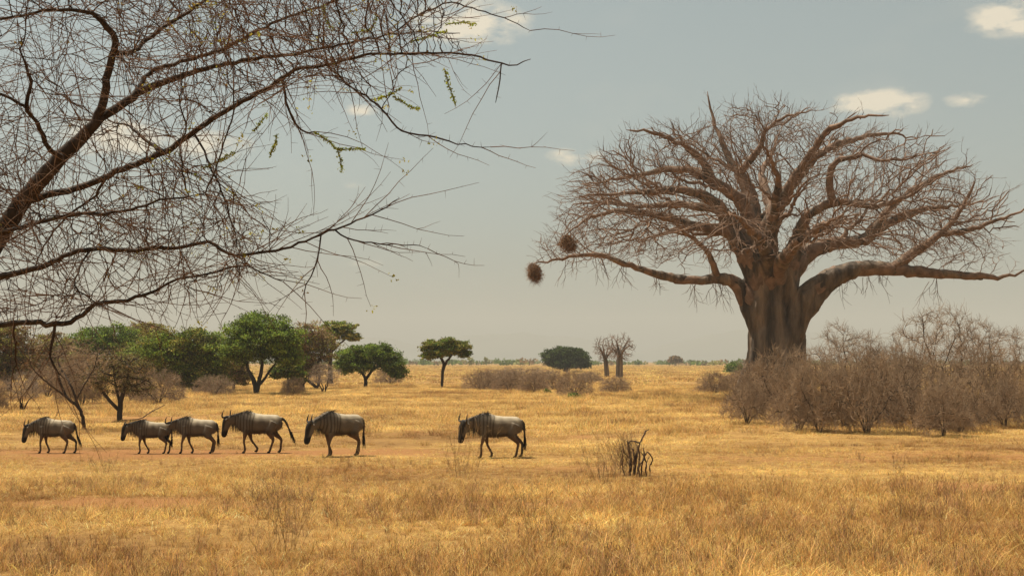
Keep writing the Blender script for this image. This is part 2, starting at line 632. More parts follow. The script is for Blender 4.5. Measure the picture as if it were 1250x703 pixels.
def build_ground():
    rings = np.concatenate([[.5, 3, 7, 11], np.arange(14, 75, .45), np.geomspace(75.5, 9400, 110)])
    front = np.radians(np.linspace(-34, 34, 200)); back = np.radians(np.linspace(34, 326, 60))[1:-1]
    ang = np.concatenate([front, back])
    V, B = [], []
    for r in rings:
        for a in ang:
            x, y = r * math.sin(a), r * math.cos(a)
            V.append((x, y, ground_h(x, y)))
            B.append(bare_at(x, y) if r < 80 and abs(a) < .7 else 0.0)
    k = len(ang); n = len(rings)
    i = np.arange(n - 1)[:, None] * k + np.arange(k)[None]
    j = np.arange(n - 1)[:, None] * k + (np.arange(k)[None] + 1) % k
    Q = np.stack([i, i + k, j + k, j], -1).reshape(-1, 4)
    c = len(V); V.append((0, 0, 0)); B.append(0)
    T = np.stack([np.full(k, c), np.arange(k), (np.arange(k) + 1) % k], -1)
    V = np.array(V)
    # face up
    o = mesh_obj('ground', V, [Q[:, ::-1], T[:, ::-1]], M_GROUND, bare=B)
    o['kind'] = 'structure'
    hills = [(-4200, -2600, 150, 1), (-2600, -400, 230, 2), (-900, 900, 160, 3), (700, 2900, 205, 4), (2600, 4300, 130, 5)]
    V, Q = [], []
    xs = np.linspace(-4300, 4400, 240)
    for x in xs:
        h = 0
        for a, b, hh, s in hills:
            u = (x - (a + b) / 2) / ((b - a) / 2)
            h = max(h, hh * max(0, 1 - abs(u) ** 1.7))
        h = 40 + h * (.85 + .3 * mnoise.noise((x * .0012, 0, 5))) + 18 * mnoise.noise((x * .006, 4, 5))
        for q, (dy, f) in enumerate([(-900, 0), (-550, .35), (-250, .75), (0, 1.0), (500, .5), (900, -.02)]):
            V.append((x, 8300 + dy + 150 * mnoise.noise((x * .002, q, 2)), h * f - (1 if f <= 0 else 0) + (10 * mnoise.noise((x * .01, q * 3, 7)) if 0 < f else 0)))
    for i in range(len(xs) - 1):
        for q in range(5):
            a = i * 6 + q
            Q.append((a, a + 6, a + 7, a + 1))
    h = mesh_obj('hills', V, np.array(Q), M_HILL)
    h['kind'] = 'structure'


build_ground()

# ------------------------------------------------------------------ the big baobab
BY = 109.0                                   # distance of the baobab


def bpt(px, py, dy=0.0):
    return at(px, py, BY + dy)


def build_baobab():
    mpp = BY / F_PX
    base = ground_at(945, 485); base = np.array([at(945, 485, BY)[0], BY, 0])
    base[2] = ground_h(base[0], base[1])
    root = thing('baobab_tree', base, 'huge bare baobab with thick fluted trunk and wide leafless crown', 'tree')
    off = base

    def P(*pts):
        return np.array([bpt(*p) for p in pts]) - off
    mb = MB()
    # fluted trunk: a ring of fused columns that lean into the limbs
    cols = [(0, 34, 1.05), (40, 32, .9), (85, 30, 1.0), (130, 34, 1.1), (172, 36, 1.0), (215, 34, 1.1), (255, 31, 1.2), (300, 33, .95), (335, 30, .8)]
    for a, rr, q in cols:
        a = R(a + 8)
        ca, sa = math.cos(a), math.sin(a)
        pts, rad = [], []
        for z, k, rc in [(-1.0, 2.25, 1.4), (1.0, 1.85, 1.2), (3.0, 1.58, 1.08), (5.5, 1.38, .98), (8.0, 1.30, .86), (10.0, 1.3, .62), (11.6, 1.3, .32)]:
            px = 943 + (np.interp(z, [0, 5, 9, 12], [0, 4, 8, 2]))
            x = (px - 945) * mpp
            pts.append((x + ca * k * .98 * q, sa * k * .9, z)); rad.append(rc * (.84 + .12 * q))
        mb.tube(resample(pts, .5), np.interp(np.linspace(0, 1, len(resample(pts, .5))), np.linspace(0, 1, len(rad)), rad), 12)
    mb.tube([(0, 0, -1), (.2, 0, 4), (.3, 0, 9), (0, 0, 12)], [1.6, 1.3, 1.4, 1.0], 16)
    sk = Skeleton()
    limbs = []

    def limb(pts, w, **kw):
        pts = P(*pts)
        r = np.array(w) * mpp / 2 * np.interp(np.arange(len(w)), [0, 1, 4], [1, .92, .62])
        r[-1] = min(r[-1], .05); r[-2] = min(r[-2], .14)
        limbs.append((pts, r))
        sk.limb(pts, r, .5, wob=.07)
    sk.add((.2, 0, 9.0), -1, 1.0)
    # great lower limbs
    limb([(938, 440, 0), (926, 392, -.6), (914, 364, -.8), (898, 346, -1), (878, 340, -1), (850, 342, -1.2), (815, 338, -1.5), (780, 328, -2), (740, 313, -2.5), (705, 312, -3), (668, 320, -3.2), (652, 321, -3.3)], [24, 38, 32, 24, 20, 17, 15, 12, 9, 7, 4, 2.5])
    limb([(950, 460, 0), (962, 408, -.6), (984, 368, -1), (1008, 344, -1.2), (1035, 331, -1.2), (1062, 327, -1.2), (1100, 330, -1.5), (1150, 334, -2), (1200, 338, -2.5), (1228, 338, -2.6), (1262, 326, -3)], [22, 36, 40, 38, 34, 29, 24, 18, 12, 9, 4])
    # limbs into the crown
    limb([(942, 430, 0), (932, 372, -.5), (916, 325, -.8), (898, 290, -1.2), (878, 281, -1.5), (850, 276, -2), (825, 268, -2), (795, 262, -3), (755, 258, -4), (720, 266, -5), (694, 284, -6)], [18, 32, 32, 27, 21, 17, 14, 12, 9, 6, 3])
    limb([(905, 300, 0), (893, 272, .3), (880, 256, 1), (855, 252, 2), (820, 250, 3), (780, 252, 4), (735, 246, 5), (700, 250, 6)], [30, 22, 16, 14, 11, 9, 6, 3])
    limb([(895, 280, -1), (872, 246, -2), (845, 235, -3), (815, 232, -4), (775, 236, -6), (735, 238, -7), (705, 240, -8)], [20, 14, 12, 10, 8, 5, 3])
    limb([(942, 420, 0), (938, 350, .3), (925, 305, .3), (915, 270, .2), (905, 246, 0), (884, 230, -.5), (868, 218, -1), (858, 198, -1.5), (838, 180, -2.5), (800, 162, -4), (765, 160, -5)], [18, 30, 30, 28, 26, 22, 18, 14, 10, 7, 3])
    limb([(868, 220, -1), (845, 208, 0), (815, 207, 1), (775, 214, 2), (735, 222, 3), (708, 226, 4)], [13, 11, 9, 7, 5, 2.5])
    limb([(918, 275, .5), (916, 240, 1), (903, 212, 1.5), (890, 194, 2), (880, 170, 2.5), (870, 145, 3), (864, 112, 3.3)], [26, 20, 16, 12, 9, 6, 2.5])
    limb([(936, 330, .5), (936, 290, .8), (945, 255, 1.2), (957, 236, 1.6), (975, 216, 2), (1000, 188, 3), (1035, 172, 4), (1080, 163, 5.5), (1118, 168, 7)], [34, 30, 24, 22, 18, 15, 12, 8, 3])
    limb([(940, 275, -.5), (952, 248, -1.3), (968, 222, -2.5), (985, 195, -4), (1005, 165, -6), (1040, 145, -8), (1085, 140, -10)], [24, 18, 15, 13, 10, 7, 3])
    limb([(900, 212, 1.5), (925, 185, 0), (935, 160, -1), (960, 142, -2), (990, 134, -3)], [10, 8, 6, 4.5, 2.5])
    limb([(948, 420, 0), (957, 350, -.4), (970, 305, -.8), (975, 285, -1.2), (984, 266, -2), (1005, 252, -3), (1030, 247, -4), (1065, 252, -5), (1105, 240, -6.5), (1150, 215, -8)], [14, 26, 24, 21, 18, 16, 13, 10, 7, 3])
    limb([(1018, 250, -3.5), (1012, 225, -4), (1020, 200, -5), (1045, 190, -6), (1085, 196, -7), (1125, 190, -8)], [11, 10, 8, 7, 5, 2.5])
    limb([(948, 420, 0), (962, 350, .8), (985, 310, 1.5), (1020, 297, 2), (1050, 294, 2), (1068, 278, 2), (1085, 255, 2.2), (1115, 232, 3), (1155, 212, 4), (1190, 200, 5)], [14, 26, 25, 23, 20, 16, 13, 10, 7, 3])
    limb([(1055, 294, 2), (1085, 272, 3), (1120, 258, 4.5), (1165, 252, 6), (1205, 245, 7.5)], [14, 12, 10, 7, 3])
    limb([(1095, 324, -1.5), (1122, 304, -1.6), (1145, 288, -1.8), (1165, 268, -2), (1182, 240, -2.5), (1190, 218, -3)], [14, 12, 10, 8, 6, 3])
    limb([(1148, 286, -1.8), (1190, 280, -3), (1230, 264, -4), (1258, 252, -5)], [7, 6, 4, 2.5])
    limb([(875, 336, -1.1), (865, 310, -2), (845, 290, -3), (820, 270, -4), (790, 262, -5)], [9, 7, 6, 4, 2])
    # limbs towards and away from the viewer
    for pts, w in [([(944, 400, 0), (940, 330, -1.5), (932, 300, -4), (915, 280, -8), (900, 265, -12), (880, 255, -15)], [14, 22, 17, 13, 9, 4]),
                   ([(944, 400, 0), (950, 335, -1.5), (965, 305, -5), (990, 285, -9), (1010, 270, -13), (1030, 262, -16)], [14, 20, 16, 12, 8, 4]),
                   ([(944, 400, 0), (940, 300, -1.5), (945, 262, -4), (950, 225, -7), (940, 195, -9.5), (930, 172, -12)], [14, 18, 15, 11, 7, 3]),
                   ([(944, 400, 0), (940, 330, 1.5), (925, 300, 4), (900, 283, 8), (880, 270, 12), (860, 262, 15)], [14, 24, 19, 14, 9, 4]),
                   ([(944, 400, 0), (952, 335, 1.5), (970, 300, 5), (1000, 280, 9), (1030, 270, 13), (1050, 262, 16)], [14, 22, 18, 13, 9, 4]),
                   ([(944, 400, 0), (940, 300, 1.5), (940, 255, 4), (930, 215, 7), (945, 180, 10), (950, 160, 12)], [14, 20, 16, 12, 8, 4])]:
        limb(pts, w)
    for pts, r in limbs:
        m = r > .16
        if m.sum() >= 2:
            PR = resample(np.hstack([pts[m], r[m][:, None]]), .4)
            mb.tube(PR[:, :3], np.maximum(PR[:, 3], .14), 12)
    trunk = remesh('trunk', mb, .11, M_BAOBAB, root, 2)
    me = trunk.data
    V = verts_of(me).copy()
    nrm = np.empty(len(V) * 3, np.float32); me.vertices.foreach_get('normal', nrm); nrm = nrm.reshape(-1, 3)
    amp = np.interp(V[:, 2], [8, 12], [1, .4])
    d = np.array([(.5 - abs(mnoise.noise((v[0] * .75, v[1] * .75, v[2] * .12 + 3))) * 2.4) * (.36 if v[2] < 8 else .36 * max(0, 1 - (v[2] - 8) / 2)) + mnoise.noise((v[0] * 1.3, v[1] * 1.3, v[2] * .22)) * .2 + mnoise.noise((v[0] * .5, v[1] * .5, v[2] * .5)) * .14 + mnoise.noise((v[0] * 3, v[1] * 3, v[2] * 1.2)) * .07 for v in V])
    V += nrm * (d * amp)[:, None]
    me.vertices.foreach_set('co', V.ravel()); me.update()
    for p in me.polygons: p.use_smooth = True
    # side limbs off the great ones, curving outwards and up
    def dome(p):
        x, y, z = p[0] / 20.0, p[1] / 17.5, (p[2] - 11.2) / 12.6
        return (abs(x) ** 2.3 + abs(y) ** 2.3 + abs(z) ** 2.3) ** (1 / 2.3)
    level = [(l[0], l[1]) for l in limbs]
    for lv, (nn, LL, kk) in enumerate([(4, (3.5, 7.5), .42), (2, (2.0, 4.5), .5)]):
        nxt = []
        for pts, r in level:
            PR = resample(np.hstack([pts, r[:, None]]), .3)
            for q in range(nn):
                f = rng.uniform(.38 if lv == 0 else .25, .97)
                i = min(int(f * (len(PR) - 1)), len(PR) - 2)
                p0, r0 = PR[i, :3], PR[i, 3]
                if p0[2] < 11.2: continue
                t = unit(PR[i + 1, :3] - PR[i, :3])
                outw = unit(p0 * (1, 1, 0) + 1e-3)
                d = unit(.75 * t + .85 * unit(np.cross(t, rand_dirs(1)[0])) + .35 * outw + np.array([0, 0, .15]))
                L = rng.uniform(*LL); ps = [p0]; n = 5
                for k in range(n):
                    d = unit(d + .22 * rand_dirs(1)[0] + np.array([0, 0, .10]) + .16 * outw)
                    e = ps[-1] + d * L / n
                    if dome(e) > 1.0 or e[2] < 10.2: break
                    ps.append(e)
                if len(ps) < 3: continue
                rs = np.linspace(min(r0 * kk, .42), max(.05, r0 * kk * .22), len(ps))
                rs = np.minimum(rs, .42)
                sk.limb(ps, rs, .45, wob=.11)
                nxt.append((np.array(ps), rs))
        level = nxt
    # crown: dome of attractors, thin in the middle
    att = []
    while len(att) < 5800:
        u = rng.uniform(-1, 1, 3); u[2] = abs(u[2])
        q = (abs(u[0]) ** 2.3 + abs(u[1]) ** 2.3 + abs(u[2]) ** 2.3) ** (1 / 2.3)
        lump = .91 + .16 * mnoise.noise((u[0] * 2.6, u[1] * 2.6, u[2] * 2.6 + 4))
        if q > lump or q < .5 or (q < .78 and rng.random() < .62): continue
        px = 945 + u[0] * (300 if u[0] > 0 else 285)
        py = 318 - u[2] * (188 - 14 * max(0, u[0])) + 8 * rng.normal()
        py = 318 - (318 - py) * (1 + .06 * math.sin(px * .035))
        att.append(bpt(px, py, u[1] * 17.5))
    att = np.array(att) - off
    sk.grow(att, .45, 4.0, .62, 90, bias=(0, 0, .05), jit=.14, from_node=8, out=(np.array([0, 0, 7.5]), .75))
    r = sk.radii(.021, 2.15)
    P_ = np.array(sk.P); par = np.array(sk.par)
    crown = MB()
    skeleton_mesh(sk, np.minimum(r, .9), crown, taper_tip=.5)
    d = np.zeros_like(P_); ok = par >= 0
    d[ok] = unit(P_[ok] - P_[par[ok]])
    thin = np.where((r < .12) & ok)[0]
    thin = thin[rng.random(len(thin)) < .7]
    dout = unit(d + .9 * unit(P_ - np.array([0, 0, 7.5])))
    Pt, tt = twigs(crown, P_[thin], dout[thin], 3, .95, .018, 3, .25, .1, .65)
    sub = rng.random(len(thin)) < .4
    twigs(crown, Pt[sub][:, 2], tt[sub][:, 2], 2, .6, .015, 3, .3, .0, .8)
    # hanging sprays under the low limbs
    low = [(700, 313, -3), (730, 314, -2.6), (868, 341, -1), (880, 342, -1), (848, 343, -1.2), (1035, 335, -1.2), (1060, 332, -1.2), (1078, 333, -1.3), (800, 336, -1.6), (760, 322, -2), (1140, 338, -1.8)]
    st = P(*low); st = np.repeat(st, 5, 0) + rng.normal(size=(len(low) * 5, 3)) * .25
    Pt, tt = twigs(crown, st, np.tile([0, 0, -1.], (len(st), 1)), 5, 2.0, .03, 3, .35, 0, .55)
    for k_ in (2, 3):
        twigs(crown, Pt[:, k_], tt[:, k_], 3, .9, .02, 3, .4, 0, .7)
    crown.build('crown', M_BAOTWIG, root)
    return root


build_baobab()


def build_nest(px, py, dy, w, h, label):
    c = bpt(px, py, dy)
    t = thing('bird_nest', c, label, 'nest', 'straw nests in the baobab')
    mpp = BY / F_PX
    n = 900
    d = rand_dirs(n)
    s = np.array([w, w * .9, h]) * mpp / 2
    pos = d * s * (rng.random(n) ** .4)[:, None] * np.array([1 + .5 * mnoise.noise((q[0] * 1.5 + px, q[1] * 1.5, q[2] * 1.5)) for q in d])[:, None]
    pos[:n // 3] = pos[:n // 3] * .6 + np.array([s[0] * .45, 0, -s[2] * .55])
    mb = MB()
    c0 = np.array([.34, .19, .095])
    twigs(mb, pos * .8, unit(np.cross(d, rand_dirs(n)) + .15 * d + np.array([.1, 0, -.5])), 3, .5, .018, 3, .35, 0, .35, col=c0 * (.45 + .9 * rng.random((n, 1))))
    mb.build('straw_mass', M_STRAW, t)
    mb2 = MB()
    top = np.array([[0, 0, 0.]])
    mb2.tube([(0, 0, -.2), (.3, .1, h * mpp * .45), (.9, .2, h * mpp * .4 + .45)], [.05, .035, .03], 5)
    mb2.build('hanging_twig', M_BAOTWIG, t)


build_nest(692, 295, -5.6, 22, 20, 'ragged straw bird nest tucked under the baobab\'s outer twigs')
build_nest(651, 330, -3.3, 18, 25, 'drooping straw bird nest at the very tip of the baobab\'s lowest limb')

# ------------------------------------------------------------------ leafy trees


def leaf_cards(mb, centres, spread, n_per, size, tint, flat=.7, vary=.35):
    """little leaf-sized faces round each centre"""
    C = np.repeat(centres, n_per, 0)
    cl = np.repeat(rng.normal(size=(len(centres), 1)), n_per, 0)
    n = len(C)
    C = C + rng.normal(size=(n, 3)) * np.array([spread, spread, spread * flat])
    a = rand_dirs(n); b = unit(np.cross(a, rand_dirs(n)))
    s = size * (.6 + .8 * rng.random((n, 1)))
    col = np.asarray(tint)[None] * np.clip(1 + vary * cl * .6 + vary * .5 * rng.normal(size=(n, 1)), .3, 2.2)
    col = col * (1 + .08 * rng.normal(size=(n, 3)))
    mb.cards(C, a * s, b * s * .55, np.clip(col, .004, .6))


def leafy_tree(name, label, base_px, Y, lobes, trunks, tint, leaf=.11, n_leaf=11000, group=None, flat=.55, density=1.0, tint2=None, cat='tree', bare=0.0):
    """lobes: ellipses (px, py, rx, ry) of the crown in photo pixels at distance Y; trunks: lists of (px, py, width px)"""
    mpp = Y / F_PX
    b = at(base_px, HORIZON + CAM_H * F_PX / Y, Y); b[2] = ground_h(b[0], b[1])
    root = thing(name, b, label, cat, group)
    sk = Skeleton()
    sk.add((0, 0, -.15), -1)
    for t in trunks:
        pts = np.array([at(p[0], p[1], Y) - b + np.array([0, (p[3] if len(p) > 3 else 0), 0]) for p in t])
        pts[:, 2] = np.maximum(pts[:, 2], -.15)
        sk.limb(pts, [p[2] * mpp / 2 for p in t], .3, wob=.02)
    att, wts = [], []
    area = sum(l[2] * l[3] for l in lobes)
    leafc = []
    for px, py, rx, ry in lobes:
        c = at(px, py, Y) - b
        n = int(600 * rx * ry / area) + 20
        d = rand_dirs(n) * (rng.random(n) ** .45)[:, None]
        d *= np.array([1 + .38 * mnoise.noise((q[0] * 1.8 + px, q[1] * 1.8, q[2] * 1.8 + py)) for q in d])[:, None]
        sc = np.array([rx * mpp, rx * mpp * .85, ry * mpp])
        att.append(c + d * sc)
    att = np.concatenate(att)
    att = att[att[:, 2] > .25]
    size = math.sqrt(area) * mpp
    sk.grow(att, max(.16, size * .055), size * 2.5, size * .10, 70, jit=.2)
    r = sk.radii(.02, 2.3)
    mb = MB(); skeleton_mesh(sk, r, mb)
    P_ = np.array(sk.P); par = np.array(sk.par)
    d = np.zeros_like(P_); ok = par >= 0; d[ok] = unit(P_[ok] - P_[par[ok]])
    mb.build('trunk', M_TREEBARK, root)
    tips = np.setdiff1d(np.arange(len(P_)), par)
    cr = MB()
    cen = np.concatenate([P_[tips], att[rng.random(len(att)) < density * .6]])
    # clumps of leaves
    per = max(6, int(3.0 * n_leaf / len(cen)))
    leaf *= .64
    half = rng.random(len(cen))
    t2 = tint if tint2 is None else tint2
    leaf_cards(cr, cen[half < .6], size * .075, per, leaf, tint, flat * .8, .75)
    leaf_cards(cr, cen[half >= .6], size * .085, per, leaf, t2, flat * .8, .75)
    cr.build('crown', M_LEAF, root)
    return root


GREEN = (.165, .215, .032); DARKG = (.115, .165, .027); OLIVE = (.22, .205, .046); BROWN = (.25, .165, .08); YEL = (.25, .23, .055)
GT = 'trees along the edge of the plain'
leafy_tree('acacia_tree', 'tall round-topped green acacia with forked dark trunk beside a brown tree', 313, 120,
           [(318, 402, 40, 24), (295, 418, 26, 22), (342, 416, 26, 24), (318, 424, 46, 18), (352, 436, 18, 12), (285, 432, 18, 10)],
           [[(313, 482, 8), (311, 468, 6), (303, 450, 4), (298, 432, 3)], [(313, 478, 6), (317, 462, 5), (320, 445, 4), (318, 420, 3)], [(313, 474, 4), (326, 458, 3), (338, 440, 2)]], GREEN, .105, 15000, GT, tint2=DARKG)
leafy_tree('acacia_tree', 'broad dense green tree with foliage hanging down to the grass', 238, 130,
           [(205, 428, 36, 24), (240, 420, 34, 22), (262, 432, 24, 26), (236, 452, 32, 24), (258, 460, 22, 16), (195, 442, 26, 14)],
           [[(238, 478, 8), (236, 460, 6), (225, 440, 4)], [(238, 474, 6), (250, 450, 5), (255, 430, 3)]], GREEN, .12, 16000, GT, tint2=OLIVE)
leafy_tree('acacia_tree', 'green-crowned tree behind the small leaning tree', 128, 165,
           [(140, 412, 32, 16), (110, 420, 30, 20), (150, 425, 28, 16), (95, 432, 26, 18)],
           [[(128, 468, 7), (128, 445, 5), (120, 425, 3)], [(128, 460, 5), (140, 440, 4), (146, 415, 2)]], DARKG, .14, 9000, GT, tint2=GREEN)
leafy_tree('acacia_tree', 'yellowish sparse tree peeping over green crowns', 180, 215,
           [(178, 403, 25, 11), (190, 412, 20, 9), (165, 412, 18, 10)], [[(180, 462, 6), (180, 435, 4), (175, 410, 3)]], YEL, .15, 4000, GT, tint2=BROWN)
leafy_tree('acacia_tree', 'brown half-bare tree between two green crowns', 369, 142,
           [(375, 412, 28, 20), (392, 425, 20, 22), (365, 435, 24, 22), (380, 450, 22, 12)],
           [[(369, 476, 7), (369, 455, 5), (375, 430, 3)], [(369, 468, 5), (385, 450, 3), (395, 425, 2)], [(388, 474, 4), (390, 455, 3), (388, 440, 2)]], BROWN, .10, 7500, GT, tint2=OLIVE)
leafy_tree('acacia_tree', 'flat-topped yellow-green acacia rising behind a brown tree', 404, 175,
           [(412, 400, 22, 9), (425, 410, 16, 6), (400, 410, 16, 8), (432, 413, 10, 3)], [[(404, 468, 6), (403, 440, 5), (408, 415, 4), (414, 402, 2)], [(404, 430, 3), (420, 415, 2), (430, 411, 1.5)]], YEL, .13, 4200, GT, flat=.35, tint2=GREEN)
leafy_tree('acacia_tree', 'small spreading green tree with twin stems apart from the thicket', 446, 150,
           [(428, 436, 20, 16), (455, 430, 26, 13), (474, 440, 20, 14), (484, 452, 11, 13), (440, 444, 26, 10), (418, 448, 10, 8)],
           [[(446, 474, 5), (446, 462, 4), (438, 450, 3), (430, 440, 2)], [(446, 464, 4), (455, 452, 3), (470, 442, 2)]], DARKG, .115, 9500, GT, tint2=GREEN)
leafy_tree('acacia_tree', 'lone umbrella acacia on a slim bare trunk in open grass', 539, 146,
           [(526, 425, 13, 11), (546, 419, 16, 7), (562, 425, 12, 9), (535, 431, 17, 6), (551, 428, 14, 6), (523, 435, 9, 4), (567, 433, 7, 4)],
           [[(539, 475, 3.2), (540, 458, 3.6), (542, 446, 4.2), (538, 436, 2.8), (530, 428, 2)], [(542, 447, 3.4), (549, 436, 2.6), (558, 428, 1.6)]], OLIVE, .105, 6500, GT, tint2=DARKG)
leafy_tree('round_tree', 'dark round evergreen tree standing alone out on the plain', 691, 370,
           [(690, 431, 24, 9), (703, 438, 19, 11), (676, 437, 17, 9), (690, 443, 28, 7), (712, 445, 9, 5)], [[(691, 454, 5), (690, 444, 4), (686, 436, 3)], [(691, 450, 4), (700, 440, 3)]], (.05, .075, .016), .26, 8000, 'trees out on the plain')
leafy_tree('acacia_tree', 'dark brownish tree half hidden by drooping thorn twigs', 12, 128,
           [(5, 408, 32, 18), (-25, 430, 36, 28), (22, 430, 24, 22), (0, 452, 30, 16)], [[(12, 479, 7), (10, 455, 5), (5, 430, 3)], [(12, 470, 5), (-10, 450, 4), (-30, 425, 3)]], BROWN, .12, 9000, GT, tint2=OLIVE)
leafy_tree('acacia_tree', 'olive tree behind the drooping thorn twigs and round grey bush', 62, 150,
           [(60, 425, 26, 20), (82, 440, 20, 18), (42, 445, 22, 18)], [[(62, 473, 6), (62, 450, 4), (58, 430, 3)]], OLIVE, .12, 6500, GT, tint2=BROWN)
leafy_tree('young_tree', 'small olive tree with forked dark trunk near the wildebeest trail', 146, 66,
           [(138, 440, 26, 17), (162, 450, 26, 20), (135, 464, 28, 16), (164, 474, 24, 12), (115, 458, 20, 16)],
           [[(146, 514, 7), (146, 496, 6.5), (150, 480, 5), (156, 462, 3), (158, 445, 2)], [(145, 500, 5), (132, 486, 4), (120, 470, 3), (112, 455, 2)], [(146, 494, 4), (142, 475, 3), (138, 450, 2)]], (.16, .13, .05), .042, 3800, None, tint2=BROWN)
leafy_tree('acacia_tree', 'low dark tree under the big round acacia', 352, 126,
           [(352, 448, 18, 12), (340, 455, 12, 8), (362, 458, 12, 10)], [[(352, 479, 4), (352, 465, 3), (350, 452, 2)]], DARKG, .10, 3000, GT, tint2=OLIVE)

leafy_tree('acacia_tree', 'low brownish tree filling the gap beside the dense green tree', 285, 138,
           [(286, 446, 18, 14), (276, 456, 16, 14), (296, 460, 14, 10)], [[(285, 476, 4), (285, 462, 3), (282, 450, 2)], [(285, 470, 3), (294, 456, 2)]], BROWN, .10, 3600, GT, tint2=OLIVE)
leafy_tree('acacia_tree', 'dull green spreading tree at the back of the mauve-brown bush', 172, 140,
           [(172, 434, 26, 18), (190, 448, 20, 16), (155, 448, 20, 14)], [[(172, 475, 5), (172, 458, 4), (170, 440, 2)], [(172, 466, 3), (186, 450, 2)]], OLIVE, .11, 6000, GT, tint2=GREEN)
leafy_tree('acacia_tree', 'rusty half-leafless tree behind the leaning bare tree', 92, 132,
           [(92, 446, 24, 16), (110, 452, 18, 14), (76, 456, 16, 12)], [[(92, 477, 5), (92, 460, 4), (94, 446, 2)], [(92, 468, 3), (106, 454, 2)]], BROWN, .10, 4200, GT, tint2=OLIVE)

# two young baobabs on the plain


def small_baobab(px, Y, label, lean, crown, h_px, w_px):
    b = at(px, HORIZON + CAM_H * F_PX / Y, Y); b[2] = ground_h(b[0], b[1])
    mpp = Y / F_PX
    root = thing('baobab_tree', b, label, 'tree', 'young baobabs on the plain')
    sk = Skeleton(); sk.add((0, 0, -.1), -1)
    h = h_px * mpp; w = w_px * mpp / 2
    sk.limb([(0, 0, -.1), (lean * .2, 0, h * .22), (lean * .5, 0, h * .42), (lean, 0, h * .55)], [w, w * .95, w * .75, w * .3], .3)
    top = np.array([lean * .6, 0, h * .45])
    for k in range(6):
        a = k * 1.05 + rng.random() * .6
        e = top + np.array([math.cos(a) * h * .2, math.sin(a) * h * .2, h * (.15 + .2 * rng.random())])
        sk.limb([top - (0, 0, h * .06), (top + e) / 2 + (0, 0, h * .02), e], [w * .5, w * .3, w * .14], .3)
    att = []
    rx, ry, cz = crown
    while len(att) < 300:
        u = rng.uniform(-1, 1, 3)
        if np.linalg.norm(u) < 1 and np.linalg.norm(u) > .35:
            att.append((lean + u[0] * rx * mpp, u[1] * rx * mpp, (cz + u[2] * ry) * mpp))
    att = np.array(att); att = att[att[:, 2] > h * .35]
    sk.grow(att, .35, 8, .55, 40, jit=.25, from_node=4)
    r = sk.radii(.045, 2.3)
    tr = MB(); skeleton_mesh(sk, np.where(r > .16, r, .03), tr)
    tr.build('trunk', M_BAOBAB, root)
    cr = MB(); skeleton_mesh(sk, np.minimum(r, .16), cr)
    P_ = np.array(sk.P); par = np.array(sk.par); ok = np.where((par >= 0) & (r < .16))[0]
    twigs(cr, P_[ok], unit(P_[ok] - P_[par[ok]]), 2, .7, .035, 3, .4, 0, .9)
    cr.build('crown', M_BAOTWIG, root)


small_baobab(756, 250, 'stout young bare baobab with knobbly crown beside a slimmer one', .2, (20, 21, 36), 55, 9)
small_baobab(741, 258, 'slim young bare baobab leaning from its stouter neighbour', -.6, (14, 18, 33), 50, 6)

# ------------------------------------------------------------------ bare shrubs


def shrub_proto(seed, n_att=420, stems=7, fine=1.0, mat=None, fan=False, green=None):
    """a unit shrub, about 2 m wide and 1 high, as parts under an unlinked empty"""
    global rng
    rng = np.random.default_rng(seed)
    sk = Skeleton(); sk.add((0, 0, -.03), -1)
    for k in range(stems):
        a = k * 2 * math.pi / stems + rng.random()
        rr = (.25 + .5 * rng.random()) * (.45 if fan else 1)
        e = np.array([math.cos(a) * rr * .8, math.sin(a) * rr * .8, (.3 + .35 * rng.random())])
        sk.limb([(0.04 * math.cos(a), .04 * math.sin(a), -.03), e * (.35, .35, .42), e], [.022, .017, .008], .08, start=0, wob=.01)
    att = []
    while len(att) < n_att:
        u = rng.uniform(-1, 1, 3); u[2] = abs(u[2])
        q = np.linalg.norm(u)
        if q > 1 or q < .2: continue
        lump = 1 + .22 * mnoise.noise((u[0] * 2 + seed, u[1] * 2, u[2] * 2))
        z = .1 + u[2] * .88 * lump
        if fan:
            z = .30 + .70 * u[2] * lump
            k = .52 * (.55 + .45 * min(1, z * 1.6))
            u = u * k
        att.append((u[0] * lump, u[1] * lump, z))
    sk.grow(att, .065, 2, .09, 60, jit=.3, from_node=1)
    r = sk.radii(.0022 if fan else .0035, 2.5)
    mb = MB(); skeleton_mesh(sk, r, mb, taper_tip=.5)
    st = mb
    P_ = np.array(sk.P); par = np.array(sk.par)
    ok = np.where((par >= 0) & (r < .012))[0]
    d = unit(P_[ok] - P_[par[ok]])
    tw = MB()
    reps = max(1, int(round(4 * fine)))
    k = .55 if fan else 1
    for q in range(reps):
        Pt, tt = twigs(tw, P_[ok], d, 3, .19 * k, .0046 * k * .85, 3, .5, .15, 1.2)
        s = rng.random(len(ok)) < .6
        twigs(tw, Pt[s][:, 1], tt[s][:, 1], 2, .13 * k, .004 * k * .85, 3, .5, .1, 1.2)
    a = st.build('stems', M_TREEBARK if green is None else M_TREEBARK, 'unlinked')
    b = tw.build('crown', mat or M_SHRUB, 'unlinked')
    return a.data, b.data


PROTO = [shrub_proto(11, 420, 7), shrub_proto(12, 480, 8), shrub_proto(13, 380, 6, 1.2), shrub_proto(14, 620, 4, 1.5, M_SHRUB_PALE, True), shrub_proto(15, 560, 5, 1.5, M_SHRUB_PALE, True)]


